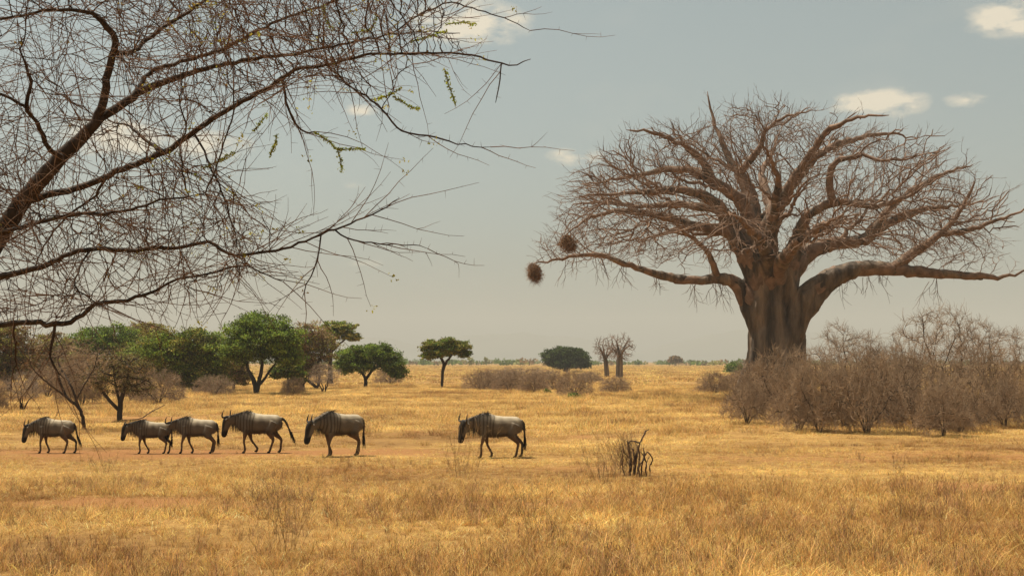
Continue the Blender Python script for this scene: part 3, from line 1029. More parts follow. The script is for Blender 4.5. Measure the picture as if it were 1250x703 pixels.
def shrub(name, label, px, py_base, w_px, h_px, proto, rz=None, group=None, Y=None, depth=.9):
    Y = Y or CAM_H * F_PX / (py_base - HORIZON)
    b = at(px, py_base, Y); b[2] = ground_h(b[0], b[1])
    t = thing(name, b, label, 'bush', group, rz if rz is not None else rng.random() * 6.28)
    mpp = Y / F_PX
    for nm, me in zip(('stems', 'crown'), PROTO[proto]):
        o = bpy.data.objects.new(nm, me); COL.objects.link(o); o.parent = t
        o.scale = (w_px * mpp / 2, w_px * mpp / 2 * depth, h_px * mpp) if proto < 3 else (w_px * mpp, w_px * mpp, h_px * mpp)
    return t


GR = 'bare brown bushes in the thicket by the baobab'
RT = [('low bare bush at the thicket tip in front of the baobab trunk', 912, 517, 66, 56, 0),
      ('grey-brown bare bush hiding the foot of the big baobab', 955, 512, 100, 92, 1),
      ('dense bare bush with tall upright twigs beside the baobab trunk', 1000, 526, 92, 92, 2),
      ('bare bush with dark splayed stems showing at its foot', 1058, 527, 108, 100, 0),
      ('rounded bare bush next to the one with dark splayed stems', 1118, 522, 100, 92, 1),
      ('drooping bare bush with low branches touching the grass', 1152, 530, 82, 70, 2),
      ('wide bare bush toward the open end of the thicket', 1196, 518, 104, 96, 0),
      ('ragged bare bush at the open end of the thicket', 1246, 508, 76, 78, 1),
      ('scraggy bush filling the thicket between the baobab foot and the upright-twigged one', 975, 524, 84, 78, 0),
      ('squat bush wedged between the drooping bush and the wide one', 1172, 526, 84, 74, 1),
      ('half-hidden bush joining the upright-twigged bush to the splayed stems', 1030, 520, 84, 92, 1),
      ('broad bare bush pressed against the baobab foot behind the thicket tip', 925, 500, 80, 62, 2),
      ('leafless bush wedged between the splayed-stem bush and the rounded one', 1090, 516, 84, 88, 2),
      ('low tangled bush near the open end with twigs on the grass', 1226, 522, 74, 62, 0)]
for k, (lab, px, py, w, h, pr) in enumerate(RT):
    shrub('bare_bush', lab, px, py, w, h, pr, group=GR)
shrub('bare_bush', 'tall pale spindly bush rising behind the thicket near the baobab', 1035, 500, 100, 108, 4, group=GR)
shrub('bare_bush', 'tallest pale bush with fan-shaped top above the thicket', 1146, 502, 118, 130, 3, 1.0, group=GR)
shrub('bare_bush', 'pale bushy shrub behind the open end of the thicket', 1210, 500, 110, 112, 4, 2.2, group=GR)
shrub('bare_bush', 'brown bush filling the gap behind the splayed stems', 1085, 500, 100, 84, 2, group=GR)
GP = 'bare bushes out on the plain'
for lab, px, py, w, h, pr in [
        ('low grey-brown bush nearest the lone umbrella acacia', 586, 477, 54, 28, 0), ('grey bush second along from the umbrella acacia', 622, 478, 50, 28, 1),
        ('thin grey bush in the middle of the row', 652, 479, 44, 26, 2), ('grey bush behind the row below the round tree', 640, 465, 90, 18, 1),
        ('dark compact bush at the end of the row', 702, 485, 54, 34, 0), ('small bush at the foot of the young baobabs', 752, 480, 46, 22, 1),
        ('low grey bush beside the big baobab foot', 874, 480, 56, 28, 2), ('distant low bush past the big baobab foot', 905, 470, 40, 22, 1),
        ('grey bush closing the gap after the second bush from the umbrella acacia', 604, 474, 52, 24, 2), ('flat grey bush tucked behind the dark compact bush', 676, 476, 54, 26, 0),
        ('tuft-like bush between the row and the young baobabs', 720, 466, 40, 14, 2)]:
    shrub('bare_bush', lab, px, py, w, h, pr, group=GP)
GL = 'bare bushes below the green trees'
for lab, px, py, w, h, pr in [
        ('round grey bare bush on thin stems in open grass', 27, 502, 54, 48, 3), ('brown bare bush partly cut off beside the round grey one', -12, 504, 50, 44, 1),
        ('spreading mauve-brown bush beside the small olive tree', 194, 493, 74, 44, 0), ('brown twiggy bush behind the leaning tree', 100, 496, 66, 66, 2),
        ('brown bush at the back of the small olive tree', 160, 490, 50, 40, 1), ('grey bush under the brown half-bare tree', 396, 480, 46, 36, 3),
        ('faint grey bush behind the spreading green tree', 476, 470, 46, 24, 0), ('low dark bush beneath the dense green tree', 262, 482, 60, 26, 1),
        ('brown bush in the shade behind the round grey one', 58, 485, 60, 44, 0), ('small grey bush below the brown half-bare tree', 358, 482, 36, 22, 2)]:
    shrub('bare_bush', lab, px, py, w, h, pr, group=GL)


def green_shrub(px, py, w, h, label):
    Y = CAM_H * F_PX / (py - HORIZON); mpp = Y / F_PX
    b = at(px, py, Y); b[2] = ground_h(b[0], b[1])
    t = thing('green_bush', b, label, 'bush')
    n = 50
    d = rand_dirs(n); d[:, 2] = np.abs(d[:, 2])
    pos = d * np.array([w / 2, w / 2, h * .85]) * mpp * (rng.random((n, 1)) ** .4)
    st = MB()
    for p in pos[:14]:
        st.tube([(0, 0, -.05), p * (.4, .4, .6), p], [.04, .03, .012], 4)
    st.build('stems', M_TREEBARK, t)
    mb = MB(); leaf_cards(mb, pos, w * mpp * .09, 40, w * mpp * .035, DARKG, .7)
    mb.build('crown', M_LEAF, t)


green_shrub(701, 487, 15, 9, 'small dark green bush at the foot of the dark compact bush')
green_shrub(668, 481, 10, 8, 'little green bush in front of the grey bush row')
green_shrub(897, 455, 22, 17, 'bright green bush peeping out behind the big baobab foot')

# leaning bare sapling and fallen pole near the trail


def sapling():
    Y = CAM_H * F_PX / (524 - HORIZON); mpp = Y / F_PX
    b = at(103, 524, Y); b[2] = ground_h(b[0], b[1])
    t = thing('leaning_tree', b, 'thin bare tree leaning over the grass above a wildebeest', 'tree')
    sk = Skeleton(); sk.add((0, 0, -.1), -1)
    Q = lambda pts: np.array([at(p[0], p[1], Y) - b + (0, p[2] if len(p) > 2 else 0, 0) for p in pts])
    for pts, w in [([(103, 526), (101, 510), (96, 497), (84, 487), (76, 474), (70, 455), (62, 440), (58, 426)], [5, 4.5, 4, 3.5, 3, 2.6, 2, 1.2]),
                   ([(97, 499), (88, 474), (76, 457, .3), (66, 440, .5), (70, 420, .8)], [3.4, 2.8, 2.2, 1.8, 1]),
                   ([(84, 487), (66, 470, -.4), (50, 452, -.8), (45, 436, -1)], [2.6, 2, 1.4, .8]),
                   ([(92, 490), (108, 470, -.6), (124, 448, -1), (130, 430, -1.2)], [2.2, 1.8, 1.4, .8])]:
        sk.limb(Q(pts), np.array(w) * mpp / 2, .12, wob=.01)
    n0 = len(sk.P)
    c = at(85, 440, Y) - b
    att = c + rand_dirs(150) * np.array([52, 45, 32]) * mpp * (rng.random((150, 1)) ** .5)
    sk.grow(att, .14, 3, .22, 40, jit=.3, from_node=10)
    r = sk.radii(.009, 2.3)
    mb = MB(); skeleton_mesh(sk, r, mb); mb.build('trunk', M_ACACIA, t)
    P_ = np.array(sk.P); par = np.array(sk.par); ok = np.where((par >= 0) & (r < .03))[0]
    tw = MB()
    d = unit(P_[ok] - P_[par[ok]])
    Pt, tt = twigs(tw, P_[ok], d, 3, .4, .008, 3, .4, 0, 1.0)
    twigs(tw, Pt[:, 2], tt[:, 2], 2, .3, .007, 3, .4, 0, 1.0)
    tw.build('crown', M_SHRUB, t)


sapling()


def fallen_pole():
    b = ground_at(160, 513)
    t = thing('fallen_branch', b, 'long thin dead branch propped against the foot of the small olive tree', 'branch')
    e = at(201, 494, b[1] + 1.0) - b
    mb = MB()
    mb.tube(resample([(-.5, 0, .03), (.4, .2, .1), e * (.55, .55, .5), e], .25), np.linspace(.035, .018, len(resample([(-.5, 0, .03), (.4, .2, .1), e * (.55, .55, .5), e], .25))), 6)
    mb.build('stem', M_DEAD, t)
    m2 = MB()
    twigs(m2, np.repeat((e * .6)[None], 5, 0), np.tile(unit(e), (5, 1)), 3, .5, .01, 3, .3, .1, .8)
    m2.build('side_twigs', M_DEAD, t)


fallen_pole()

# ------------------------------------------------------------------ dead stump with looping roots


def dead_stump():
    Y = CAM_H * F_PX / (581 - HORIZON); mpp = Y / F_PX
    b = at(776, 581, Y); b[2] = ground_h(b[0], b[1])
    t = thing('dead_stump', b, 'dark dead stump of twisted stems with one pointing up from grass', 'stump')
    Q = lambda pts: np.array([at(p[0], p[1], Y) - b + (0, p[2] if len(p) > 2 else 0, 0) for p in pts])
    for pts, w in [([(768, 586), (770, 565), (768, 548), (766, 538)], [7, 6.5, 5, 3]),
                   ([(774, 586), (776, 562), (779, 547), (782, 539), (786, 531), (788, 526), (792, 524)], [7, 6, 5, 4, 3.4, 3, 1.5]),
                   ([(782, 584, -.1), (783, 566, -.2), (786, 555, -.25), (790, 551, -.2), (796, 560, -.1), (793, 570, 0), (794, 582, 0)], [4, 3.5, 3, 2.6, 2.6, 3, 2.5]),
                   ([(789, 584, -.2), (787, 570, -.25), (792, 556, -.1)], [3, 2.8, 2]),
                   ([(764, 584, .1), (760, 566, .2), (762, 545, .3)], [3.5, 3, 1.5]),
                   ([(778, 584, .2), (782, 556, .25), (776, 540, .3)], [4, 3.5, 2]),
                   ([(770, 560), (762, 552, -.2), (758, 540, -.4)], [3, 2, 1.2]), ([(772, 584, -.2), (773, 560, -.3), (771, 546, -.3)], [4, 3.5, 3]), ([(780, 584, -.3), (779, 568, -.3), (785, 558, -.35), (784, 545, -.3)], [3.5, 3, 3, 2]),
                   ([(785, 586, .1), (790, 570, .2), (788, 560, .2), (783, 552, .2)], [3, 3, 3, 2]), ([(781, 540, 0), (772, 538, .1), (768, 541, .1)], [4, 3.5, 3])]:
        PR = resample(np.hstack([Q(pts), np.array(w)[:, None] * mpp / 2 * .56]), .05)
        mb = MB()
        mb.tube(PR[:, :3] + rng.normal(size=(len(PR), 3)) * .006, np.maximum(PR[:, 3] * (1 + .15 * rng.normal(size=len(PR))), .008), 7)
        mb.build('stem', M_DEAD, t)
    tw = MB()
    st = Q([(765, 570), (760, 560), (770, 560), (755, 575), (775, 560)]); st = np.repeat(st, 24, 0) + rng.normal(size=(120, 3)) * .12
    col = np.array([.25, .16, .085]) * (.5 + rng.random((120, 1)))
    Pt, tt = twigs(tw, st, np.tile([-.2, 0, 1.], (120, 1)), 4, .6, .005, 3, .25, .1, .6, col=col)
    twigs(tw, Pt[:, 2], tt[:, 2], 3, .25, .004, 3, .3, 0, .8, col=col)
    tw.build('dry_sprigs', M_STRAW, t)


dead_stump()

# ------------------------------------------------------------------ foreground thorn tree


def thorn_tree():
    Y0 = 12.0
    base = np.array([-9.3, 12.3, 0.0]); base[2] = ground_h(base[0], base[1])
    root = thing('thorn_acacia', base, 'thorny acacia with dark leaning trunk and tangled bare twigs overhead', 'tree')
    Q = lambda pts: np.array([at(p[0], p[1], Y0 + (p[2] if len(p) > 2 else 0)) - base for p in pts])
    mpp = Y0 / F_PX
    sk = Skeleton()
    pts = Q([(-150, 480), (-70, 390), (-20, 318), (2, 284), (30, 243), (74, 192), (100, 168), (122, 144)])
    pts = np.vstack([[(0, 0, -.2), (.5, 0, .9)], pts])
    sk.limb(pts, np.array([48, 41, 35, 31, 27, 24, 22, 19, 16, 13]) * mpp / 2, .07, wob=.004)

    def limb(pts, w):
        sk.limb(Q(pts), np.array(w) * mpp / 2, .07, wob=.006)
    limb([(116, 150), (126, 122, -.05), (130, 95, -.1), (139, 60, -.15), (138, 44, -.2), (122, 22, -.3), (104, 14, -.4), (60, 12, -.6), (10, 22, -.8), (-60, 20, -1)], [12, 11, 10, 9, 8, 7, 5, 4, 3, 2])
    limb([(138, 63, -.15), (160, 65, 0), (180, 48, .2), (205, 30, .3), (240, 8, .5), (280, -25, .6)], [7, 6, 5.5, 5, 4, 2])
    limb([(122, 145, .1), (150, 128, .2), (172, 112, .25), (195, 102, .3), (225, 92, .3), (260, 82, .4), (310, 72, .5), (360, 66, .6), (430, 52, .8), (500, 40, .9), (560, 40, 1)], [12, 11, 10, 9, 7.5, 6, 5, 4, 3, 2, 1.4])
    limb([(165, 118, .25), (182, 90, .5), (215, 78, .6), (270, 60, .8), (330, 30, 1), (400, 5, 1.2), (470, -20, 1.4)], [7, 6, 5.5, 5, 4, 3, 2])
    limb([(28, 248, .2), (60, 238, .3), (100, 228, .3), (130, 216, .3), (165, 200, .3), (200, 186, .25), (232, 165, .2), (265, 143, .15), (300, 122, .1), (335, 102, .05), (362, 84, 0), (400, 80, -.1), (460, 66, -.2), (530, 66, -.2), (580, 68, -.2), (612, 78, -.2), (630, 80, -.2), (648, 72, -.2)], [10, 9, 8.5, 8, 8, 8, 7, 6.5, 6, 5.5, 5, 4, 3.2, 2.8, 2.4, 2, 1.6, 1.2])
    limb([(612, 78, -.2), (610, 100, -.2), (605, 126, -.2)], [1.7, 1.6, 1.2])
    limb([(200, 186, .25), (180, 172, .5), (160, 155, .7), (140, 150, .9)], [5, 4, 3, 2])
    limb([(345, 97, .05), (352, 130, .2), (365, 158, .3), (385, 162, .3)], [3.5, 3, 2.4, 2])
    limb([(400, 80, -.1), (430, 108, -.3), (460, 128, -.4), (490, 160, -.5), (535, 168, -.5), (560, 176, -.5), (598, 180, -.5)], [2.6, 2.4, 2.3, 2.2, 2, 1.5, 1])
    limb([(480, 40, .9), (540, 5, .8), (580, 12, .8), (610, 20, .8), (648, 38, .8)], [2.2, 2, 1.8, 1.5, 1])
    limb([(74, 192, -.1), (58, 180, -.3), (48, 155, -.5), (32, 130, -.7), (38, 100, -.8), (25, 60, -1)], [9, 7, 6, 5, 4, 2])
    limb([(32, 130, -.7), (0, 115, -.9), (-50, 90, -1)], [4, 3, 2])
    limb([(-40, 350, 0), (-10, 340, -.1), (30, 332, -.2), (62, 322, -.2), (88, 308, -.3), (118, 304, -.3), (150, 306, -.3), (200, 303, -.4), (235, 299, -.4), (258, 296, -.4), (272, 306, -.4), (290, 311, -.4), (330, 306, -.4), (360, 300, -.4), (385, 288, -.4), (415, 278, -.4), (440, 268, -.4), (470, 254, -.4), (487, 241, -.4)],
         [9, 8, 7, 6.5, 6, 5.5, 5, 4.5, 4, 4, 3.8, 3.6, 3.4, 3, 2.6, 2.4, 2, 1.5, 1])
    limb([(408, 280, -.4), (425, 291, -.4), (450, 297, -.4), (490, 299, -.4), (522, 302, -.4)], [2, 1.9, 1.6, 1.3, .9])
    limb([(392, 285, -.4), (388, 312, -.4), (378, 340, -.4), (367, 365, -.4)], [2, 1.8, 1.5, 1])
    limb([(110, 305, -.3), (95, 330, -.5), (92, 350, -.6), (120, 372, -.7)], [3, 2.6, 2.2, 1.6])
    limb([(-60, 402, -.2), (-20, 398, -.3), (30, 393, -.3), (62, 396, -.3), (85, 394, -.3), (102, 382, -.3), (118, 370, -.3), (150, 367, -.3), (185, 357, -.3), (215, 342, -.3), (260, 332, -.3), (300, 325, -.3), (345, 345, -.3)], [8, 7, 6.5, 6.5, 6, 5.5, 5, 4.5, 3.6, 3, 2.4, 2, 1.2])
    limb([(67, 396, -.3), (66, 412, -.3), (61, 428, -.3), (66, 446, -.3), (78, 462, -.3)], [4, 3.6, 3, 2.4, 1.2])
    limb([(20, 394, -.3), (18, 415, -.2), (20, 440, 0), (14, 460, .1)], [3, 2.6, 2, 1.2])
    limb([(250, 185, .2), (262, 215, .1), (276, 245, 0), (282, 270, 0), (290, 300, -.1)], [2.6, 2.4, 2.2, 2, 1.4])
    limb([(130, 216, .3), (115, 240, .5), (85, 262, .7), (60, 290, .9), (40, 330, 1)], [4, 3.5, 3, 2.4, 1.6])
    limb([(2, 284, -.2), (50, 270, -.5), (100, 262, -.7), (150, 258, -.9), (200, 245, -1), (250, 236, -1.1)], [6, 5, 4, 3.4, 2.6, 1.4])
    # limbs beyond the frame, over and behind
    limb([(-20, 318, .3), (-80, 200, .8), (-140, 90, 1.2), (-220, 0, 1.5), (-330, -60, 1.6)], [18, 15, 11, 7, 3])
    limb([(-70, 390, .3), (-110, 220, 1.2), (-130, 60, 1.8), (-90, -60, 2.2), (20, -160, 2.4)], [14, 11, 8, 6, 3])
    limb([(-80, 200, .8), (-160, 190, .2), (-260, 170, -.3), (-360, 180, -.5)], [9, 7, 5, 3])
    # attractors for the tangle of thin branches
    polys = [([(-300, -140), (470, -140), (540, -20), (530, 50), (450, 85), (400, 110), (320, 135), (200, 175), (110, 250), (-40, 330), (-300, 300)], 1150, 1.5),
             ([(380, -40), (540, -30), (575, 50), (520, 75), (450, 100), (400, 110), (340, 90)], 150, 1.1),
             ([(-60, 180), (120, 230), (230, 190), (300, 215), (330, 290), (300, 350), (240, 372), (120, 390), (-60, 395)], 420, 1.3)]

    polys.append(([(120, -20), (480, -40), (525, 45), (400, 92), (280, 104), (140, 110)], 330, 1.2))

    def inside(x, y, poly):
        c = False
        for i in range(len(poly)):
            x1, y1 = poly[i]; x2, y2 = poly[i - 1]
            if (y1 > y) != (y2 > y) and x < (x2 - x1) * (y - y1) / (y2 - y1) + x1: c = not c
        return c
    att = []
    for poly, n, dep in polys:
        xs = [p[0] for p in poly]; ys = [p[1] for p in poly]
        k = 0
        while k < n:
            x, y = rng.uniform(min(xs), max(xs)), rng.uniform(min(ys), max(ys))
            if inside(x, y, poly):
                att.append(at(x, y, Y0 + rng.uniform(-dep, dep)) - base); k += 1
    n0 = len(sk.P)
    sk.grow(np.array(att), .075, 3.0, .15, 60, jit=.34, from_node=30)
    r = sk.radii(.0036, 2.6)
    P_ = np.array(sk.P); par = np.array(sk.par)
    tr = MB()
    thick = r.copy()
    skeleton_mesh(sk, thick, tr)
    tr.build('trunk', M_ACACIA, root)
    tw = MB()
    dd = np.zeros_like(P_); okk = par >= 0; dd[okk] = unit(P_[okk] - P_[par[okk]])
    idx = np.where(okk & (r < .022))[0]
    pxx = W_PX / 2 + F_PX * (P_[:, 0] + base[0]) / (P_[:, 1] + base[1])
    keep = np.interp(pxx, [250, 430, 560], [.66, .7, .15])
    idx = idx[rng.random(len(idx)) < keep[idx]]
    a1, t1 = twigs(tw, P_[idx], dd[idx], 6, .66, .0042, 4, .20, .01, .62)
    s = rng.random(len(idx)) < .55
    a2, t2 = twigs(tw, a1[s][:, 3], t1[s][:, 3], 3, .26, .0032, 3, .3, 0, .85)
    # thorns in pairs along the twigs
    th = a1[:, 1:6].reshape(-1, 3); td = t1[:, 1:6].reshape(-1, 3)
    m = rng.random(len(th)) < .75
    th, td = th[m], td[m]
    side = unit(np.cross(td, rand_dirs(len(th))))
    twigs(tw, th, side, 1, .05, .0022, 3, 0, 0, .15)
    hl = np.where(okk & (np.arange(len(P_)) < n0) & (r < .02))[0]
    hl = hl[rng.random(len(hl)) < .6]
    twigs(tw, P_[hl], unit(np.cross(dd[hl], rand_dirs(len(hl)))), 1, .06, .0025, 3, 0, 0, .2)
    tw.build('twigs', M_ACTWIG, root)
    # a few fresh green sprigs and dry leaf bits
    lf = MB()
    sprigs = [[(385, 162, .3), (405, 176, .3), (412, 182, .3), (445, 182, .3)], [(412, 182, .3), (416, 198, .3), (417, 210, .3)], [(543, 85, -.2), (548, 105, -.2), (556, 128, -.2)],
              [(480, 118, 0), (500, 130, 0), (512, 134, 0)], [(455, 122, 0), (470, 118, 0), (490, 108, 0)], [(545, 30, .8), (565, 28, .8), (580, 30, .8)], [(310, 160, .2), (318, 150, .2), (326, 140, .2)],
              [(330, 190, .2), (336, 175, .2), (338, 165, .2)], [(460, 20, .8), (452, 36, .8), (430, 40, .8)], [(395, 8, 1), (398, 25, 1), (408, 38, 1)], [(500, 52, .8), (520, 46, .8), (545, 38, .8)], [(250, 205, .1), (268, 196, .1), (285, 186, .1)]]
    st = MB()
    for s_ in sprigs:
        c = resample(Q(s_), .012)
        s1 = MB(); s1.tube(c, np.linspace(.005, .002, len(c)), 4); s1.build('sprig_stem', M_ACTWIG, root)
        leaf_cards(lf, c, .010, 5, .009, (.33, .38, .045), .8, .4)
    pick = P_[idx][(rng.random(len(idx)) < .05)]
    leaf_cards(lf, pick, .02, 5, .010, (.22, .15, .04), .8, .4)
    pick = a1[:, 6][(rng.random(len(a1)) < .16) & (a1[:, 6, 0] + base[0] > -3.2)]
    leaf_cards(lf, pick, .028, 8, .010, (.36, .32, .05), .8, .5)
    lf.build('leaves', M_LEAF, root)


thorn_tree()

# ------------------------------------------------------------------ wildebeest


def wildebeest(px, py, label, s=1.0, yaw=0.0, head_dip=0.0, head_yaw=0.0, legs=((.12, 0), (-.18, 0), (.14, 0), (-.16, 0)), tail=((-.82, .98), (-.88, .7), (-.90, .48)), slim=1.0, pale=0.0, calf=False):
    """faces +X; legs: (foot offset along X, lift) for front near, front far, hind near, hind far"""
    b = ground_at(px, py)
    t = thing('wildebeest', b, label, 'wildebeest', 'wildebeest walking in single file', math.pi + yaw, s)
    mb = MB()
    w = slim
    X = [(-.735, 1.03, .07, .10), (-.70, 1.02, .14, .19), (-.62, 1.0, .195, .25), (-.45, .97, .23, .285), (-.18, .945, .25, .31), (.1, .95, .255, .34), (.32, .985, .245, .365), (.48, 1.02, .215, .35), (.62, 1.03, .17, .29), (.72, 1.03, .12, .2)]
    mb.oval([(x, 0, z) for x, z, a, c in X], [a * w for x, z, a, c in X], [c for x, z, a, c in X], 20)
    # neck and head
    nz = lambda z: z - head_dip
    hy = head_yaw
    poll = np.array([1.0 + .02, 0, nz(1.10)])
    NK = [((.48, 0, 1.08), .15, .25), ((.66, 0, 1.09 - head_dip * .3), .125, .215), ((.84, 0, 1.08 - head_dip * .7), .105, .175), ((.98, 0, nz(1.05)), .095, .135)]
    mb.oval([n[0] for n in NK], [n[1] for n in NK], [n[2] for n in NK], 16)

    def hd(x, y, z):
        """head space: origin at the poll, x forward, z up; turned by hy and set at the neck's end"""
        c, s_ = math.cos(hy), math.sin(hy)
        return np.array([poll[0] + c * x - s_ * y, s_ * x + c * y, poll[2] + z])
    HD = [(-.04, .05, .08, .10), (.01, -.04, .10, .145), (.045, -.14, .105, .15), (.075, -.26, .095, .13), (.105, -.39, .085, .108), (.13, -.50, .088, .10), (.14, -.57, .08, .08), (.145, -.61, .045, .04)]
    mb.oval([hd(x, 0, z) for x, z, a, c in HD], [h[2] for h in HD], [h[3] for h in HD], 14)
    for sg in (-1, 1):                                   # ears
        mb.tube([hd(-.01, sg * .06, .0), hd(-.03, sg * .15, -.01), hd(-.04, sg * .21, -.04), hd(-.045, sg * .25, -.06)], [.022, .038, .03, .008], 8)
    # legs
    for i, (dx, lift) in enumerate(legs):
        sg = 1 if i % 2 == 0 else -1
        if i < 2:
            y = sg * .13
            hip = np.array([.40, sg * .10 * w, 1.0]); el = np.array([.40 + dx * .15, sg * .14 * w, .72])
            foot = np.array([.40 + dx, y, lift])
            kn = (el + foot) / 2 + np.array([.03 + lift * .35, 0, .02 + lift * .25]); kn[2] = .40 + lift * .3
            fet = foot + np.array([-.03 - lift * .3, 0, .115])
            mb.tube(resample([hip, el, kn, (kn + fet) / 2, fet], .05), np.interp(np.linspace(0, 1, len(resample([hip, el, kn, (kn + fet) / 2, fet], .05))), [0, .26, .5, .62, .8, 1], [.15, .115, .062, .045, .036, .04]), 10)
        else:
            y = sg * .13
            hip = np.array([-.50, sg * .10 * w, 1.0]); st = np.array([-.40 + dx * .2, sg * .15 * w, .72])
            foot = np.array([-.55 + dx, y, lift])
            hk = np.array([-.63 + dx * .75 - lift * .2, y, .43 + lift * .4])
            fet = foot + np.array([-.04, 0, .115])
            ch = [hip, st, (st + hk) / 2 + (0.01, 0, 0), hk, (hk + fet) / 2, fet]
            mb.tube(resample(ch, .05), np.interp(np.linspace(0, 1, len(resample(ch, .05))), [0, .28, .46, .66, .82, 1], [.2, .15, .09, .052, .038, .042]), 10)
        mb.tube([fet + (0, 0, .03), fet * .5 + foot * .5, foot + (.03, 0, .015), foot + (.035, 0, 0.0)], [.04, .04, .05, .048], 10)
    T = np.array([(-.70, 0, 1.14)] + [(x, 0.01, z) for x, z in tail])
    mb.tube(resample(T, .05), np.linspace(.05, .022, len(resample(T, .05))), 8)
    body = remesh('body', mb, .019, M_COAT, t, 4)
    V = verts_of(body.data)
    x, y, z = V[:, 0], V[:, 1], V[:, 2]
    nzv = np.array([mnoise.noise((v[0] * 6, v[1] * 6, v[2] * 3)) for v in V])
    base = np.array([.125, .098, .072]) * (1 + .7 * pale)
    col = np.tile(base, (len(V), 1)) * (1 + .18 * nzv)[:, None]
    g = np.clip((z - 1.0 + .08 * nzv) / .22, 0, 1) * np.clip((.35 - x) / .3, 0, 1)      # back and rump lightened: sun from above painted into the coat
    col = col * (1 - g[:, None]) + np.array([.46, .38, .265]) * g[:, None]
    bel_shade = np.clip((.80 - z) / .1, 0, 1) * (z > .55) * np.clip((.5 - np.abs(x)) / .15, 0, 1)  # shade of the belly and lower flank painted into the coat
    col *= (1 - .55 * bel_shade)[:, None]
    stripe = np.clip(np.sin(x * 62 + 2.0 * nzv + z * 4) * 1.4, 0, 1) * ((x > .12) & (x < .85) & (z > .72))
    col *= (1 - .5 * stripe)[:, None]
    lg = z < .66
    lgm = np.clip((.70 - z) / .12, 0, 1) * (x < .8)
    legc = np.array([.115, .07, .042])
    col = col * (1 - lgm[:, None]) + legc * lgm[:, None] * (1 + .2 * nzv)[:, None]
    col[z < .055] = (.02, .016, .013)
    hx = (x - poll[0]) * math.cos(hy) + y * math.sin(hy)
    hz = z - poll[2]
    face = np.clip((hx - (-hz * .28 - .02)) / .05, 0, 1) * (hx > -.08) * (hz < .12)
    low = np.clip((-hz - .34) / .08, 0, 1) * (hx > 0)
    face = np.maximum(face * .9, low) * (x > .8)
    col = col * (1 - face[:, None]) + np.array([.018, .015, .013]) * face[:, None]
    tl = (x < -.745)
    col[tl] = np.array([.05, .04, .03])
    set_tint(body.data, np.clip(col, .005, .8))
    # horns
    k = .55 if calf else 1.0
    for sg in (-1, 1):
        h = MB()
        c = resample([hd(.0, sg * .03, .05), hd(.02, sg * .11 * (.5 + .5 * k), .055), hd(.05, sg * .21 * k, .04), hd(.07, sg * .275 * k, .09), hd(.05, sg * .27 * k, .17 * k + .04), hd(.02, sg * .235 * k, .25 * k + .04)], .03)
        h.tube(c, np.interp(np.linspace(0, 1, len(c)), [0, .3, .7, 1], [.05, .036, .022, .006]), 8)
        h.build('horn', M_HORN, t)
        e = MB(); p = hd(.09, sg * .088, -.16)
        e.tube([p - (0, .012, 0), p, p + (0, .012, 0)], [.008, .016, .008], 8, col=(.01, .008, .006))
        e.build('eye', M_COAT, t)
    # mane, beard and tail brush
    nC = 1500
    Vn = np.empty(len(V) * 3, np.float32); body.data.vertices.foreach_get('normal', Vn); Vn = Vn.reshape(-1, 3)
    pk = rng.choice(np.where((z > .62) & (x < .95))[0], nC)
    cm = MB(); twigs(cm, V[pk].astype(float) - Vn[pk] * .006, Vn[pk] * .35 + np.array([-.5, 0, -.75]), 2, .055, .005, 3, .1, -.1, .25, col=col[pk] * (.65 + .7 * rng.random((nC, 1))))
    cm.build('coat_hair', M_COAT, t)

    def hair(name, starts, dirs, L, r, colr):
        m = MB(); n = len(starts)
        twigs(m, starts, dirs, 3, L, r, 3, .12, -.25, .25, col=np.array(colr) * (.6 + .9 * rng.random((n, 1))))
        m.build(name, M_COAT, t)
    n = 260
    u = rng.random(n)
    mx = np.interp(u, [0, .4, 1], [1.0, .70, .30]); mz = np.interp(u, [0, .25, .5, .75, 1], [nz(1.17), 1.23 - head_dip * .75, 1.29 - head_dip * .35, 1.35, 1.355])
    sg = np.where(rng.random(n) < .5, -1, 1)
    hair('mane', np.stack([mx, sg * .02, mz - .015], 1), np.stack([-.2 * np.ones(n), sg * .65, .35 * np.ones(n)], 1), .17, .007, (.03, .025, .02))
    n = 160
    u = rng.random(n)
    hair('beard', np.stack([np.interp(u, [0, 1], [.98, .55]), rng.normal(size=n) * .03, np.interp(u, [0, .5, 1], [nz(.97), .95 - head_dip * .6, .86])], 1), np.tile([-.05, 0, -1.], (n, 1)), .22, .005, (.08, .063, .047))
    n = 90
    e = T[-1]; dT = unit(T[-1] - T[-2])
    st = T[-2] + (T[-1] - T[-2]) * rng.random((n, 1)) + rng.normal(size=(n, 3)) * .012
    hair('tail_brush', st, np.tile(dT + (0, 0, -.3), (n, 1)), .26, .008, (.014, .012, .011))
    return t


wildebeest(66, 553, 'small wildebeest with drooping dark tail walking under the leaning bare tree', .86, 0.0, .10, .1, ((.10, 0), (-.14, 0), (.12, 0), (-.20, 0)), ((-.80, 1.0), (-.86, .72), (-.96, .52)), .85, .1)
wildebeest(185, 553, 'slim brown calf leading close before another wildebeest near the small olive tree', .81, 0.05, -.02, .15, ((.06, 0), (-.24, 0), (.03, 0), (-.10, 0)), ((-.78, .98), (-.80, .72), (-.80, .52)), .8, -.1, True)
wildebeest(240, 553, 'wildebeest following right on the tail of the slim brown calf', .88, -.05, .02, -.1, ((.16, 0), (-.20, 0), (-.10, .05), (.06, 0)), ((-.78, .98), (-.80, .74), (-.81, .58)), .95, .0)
wildebeest(316, 553, 'large dark wildebeest with long tail swung out behind it', 1.0, .03, -.02, -.3, ((.06, 0), (-.30, .02), (.20, 0), (-.10, 0)), ((-.84, 1.05), (-.98, .78), (-1.10, .56)), 1.1, -.15)
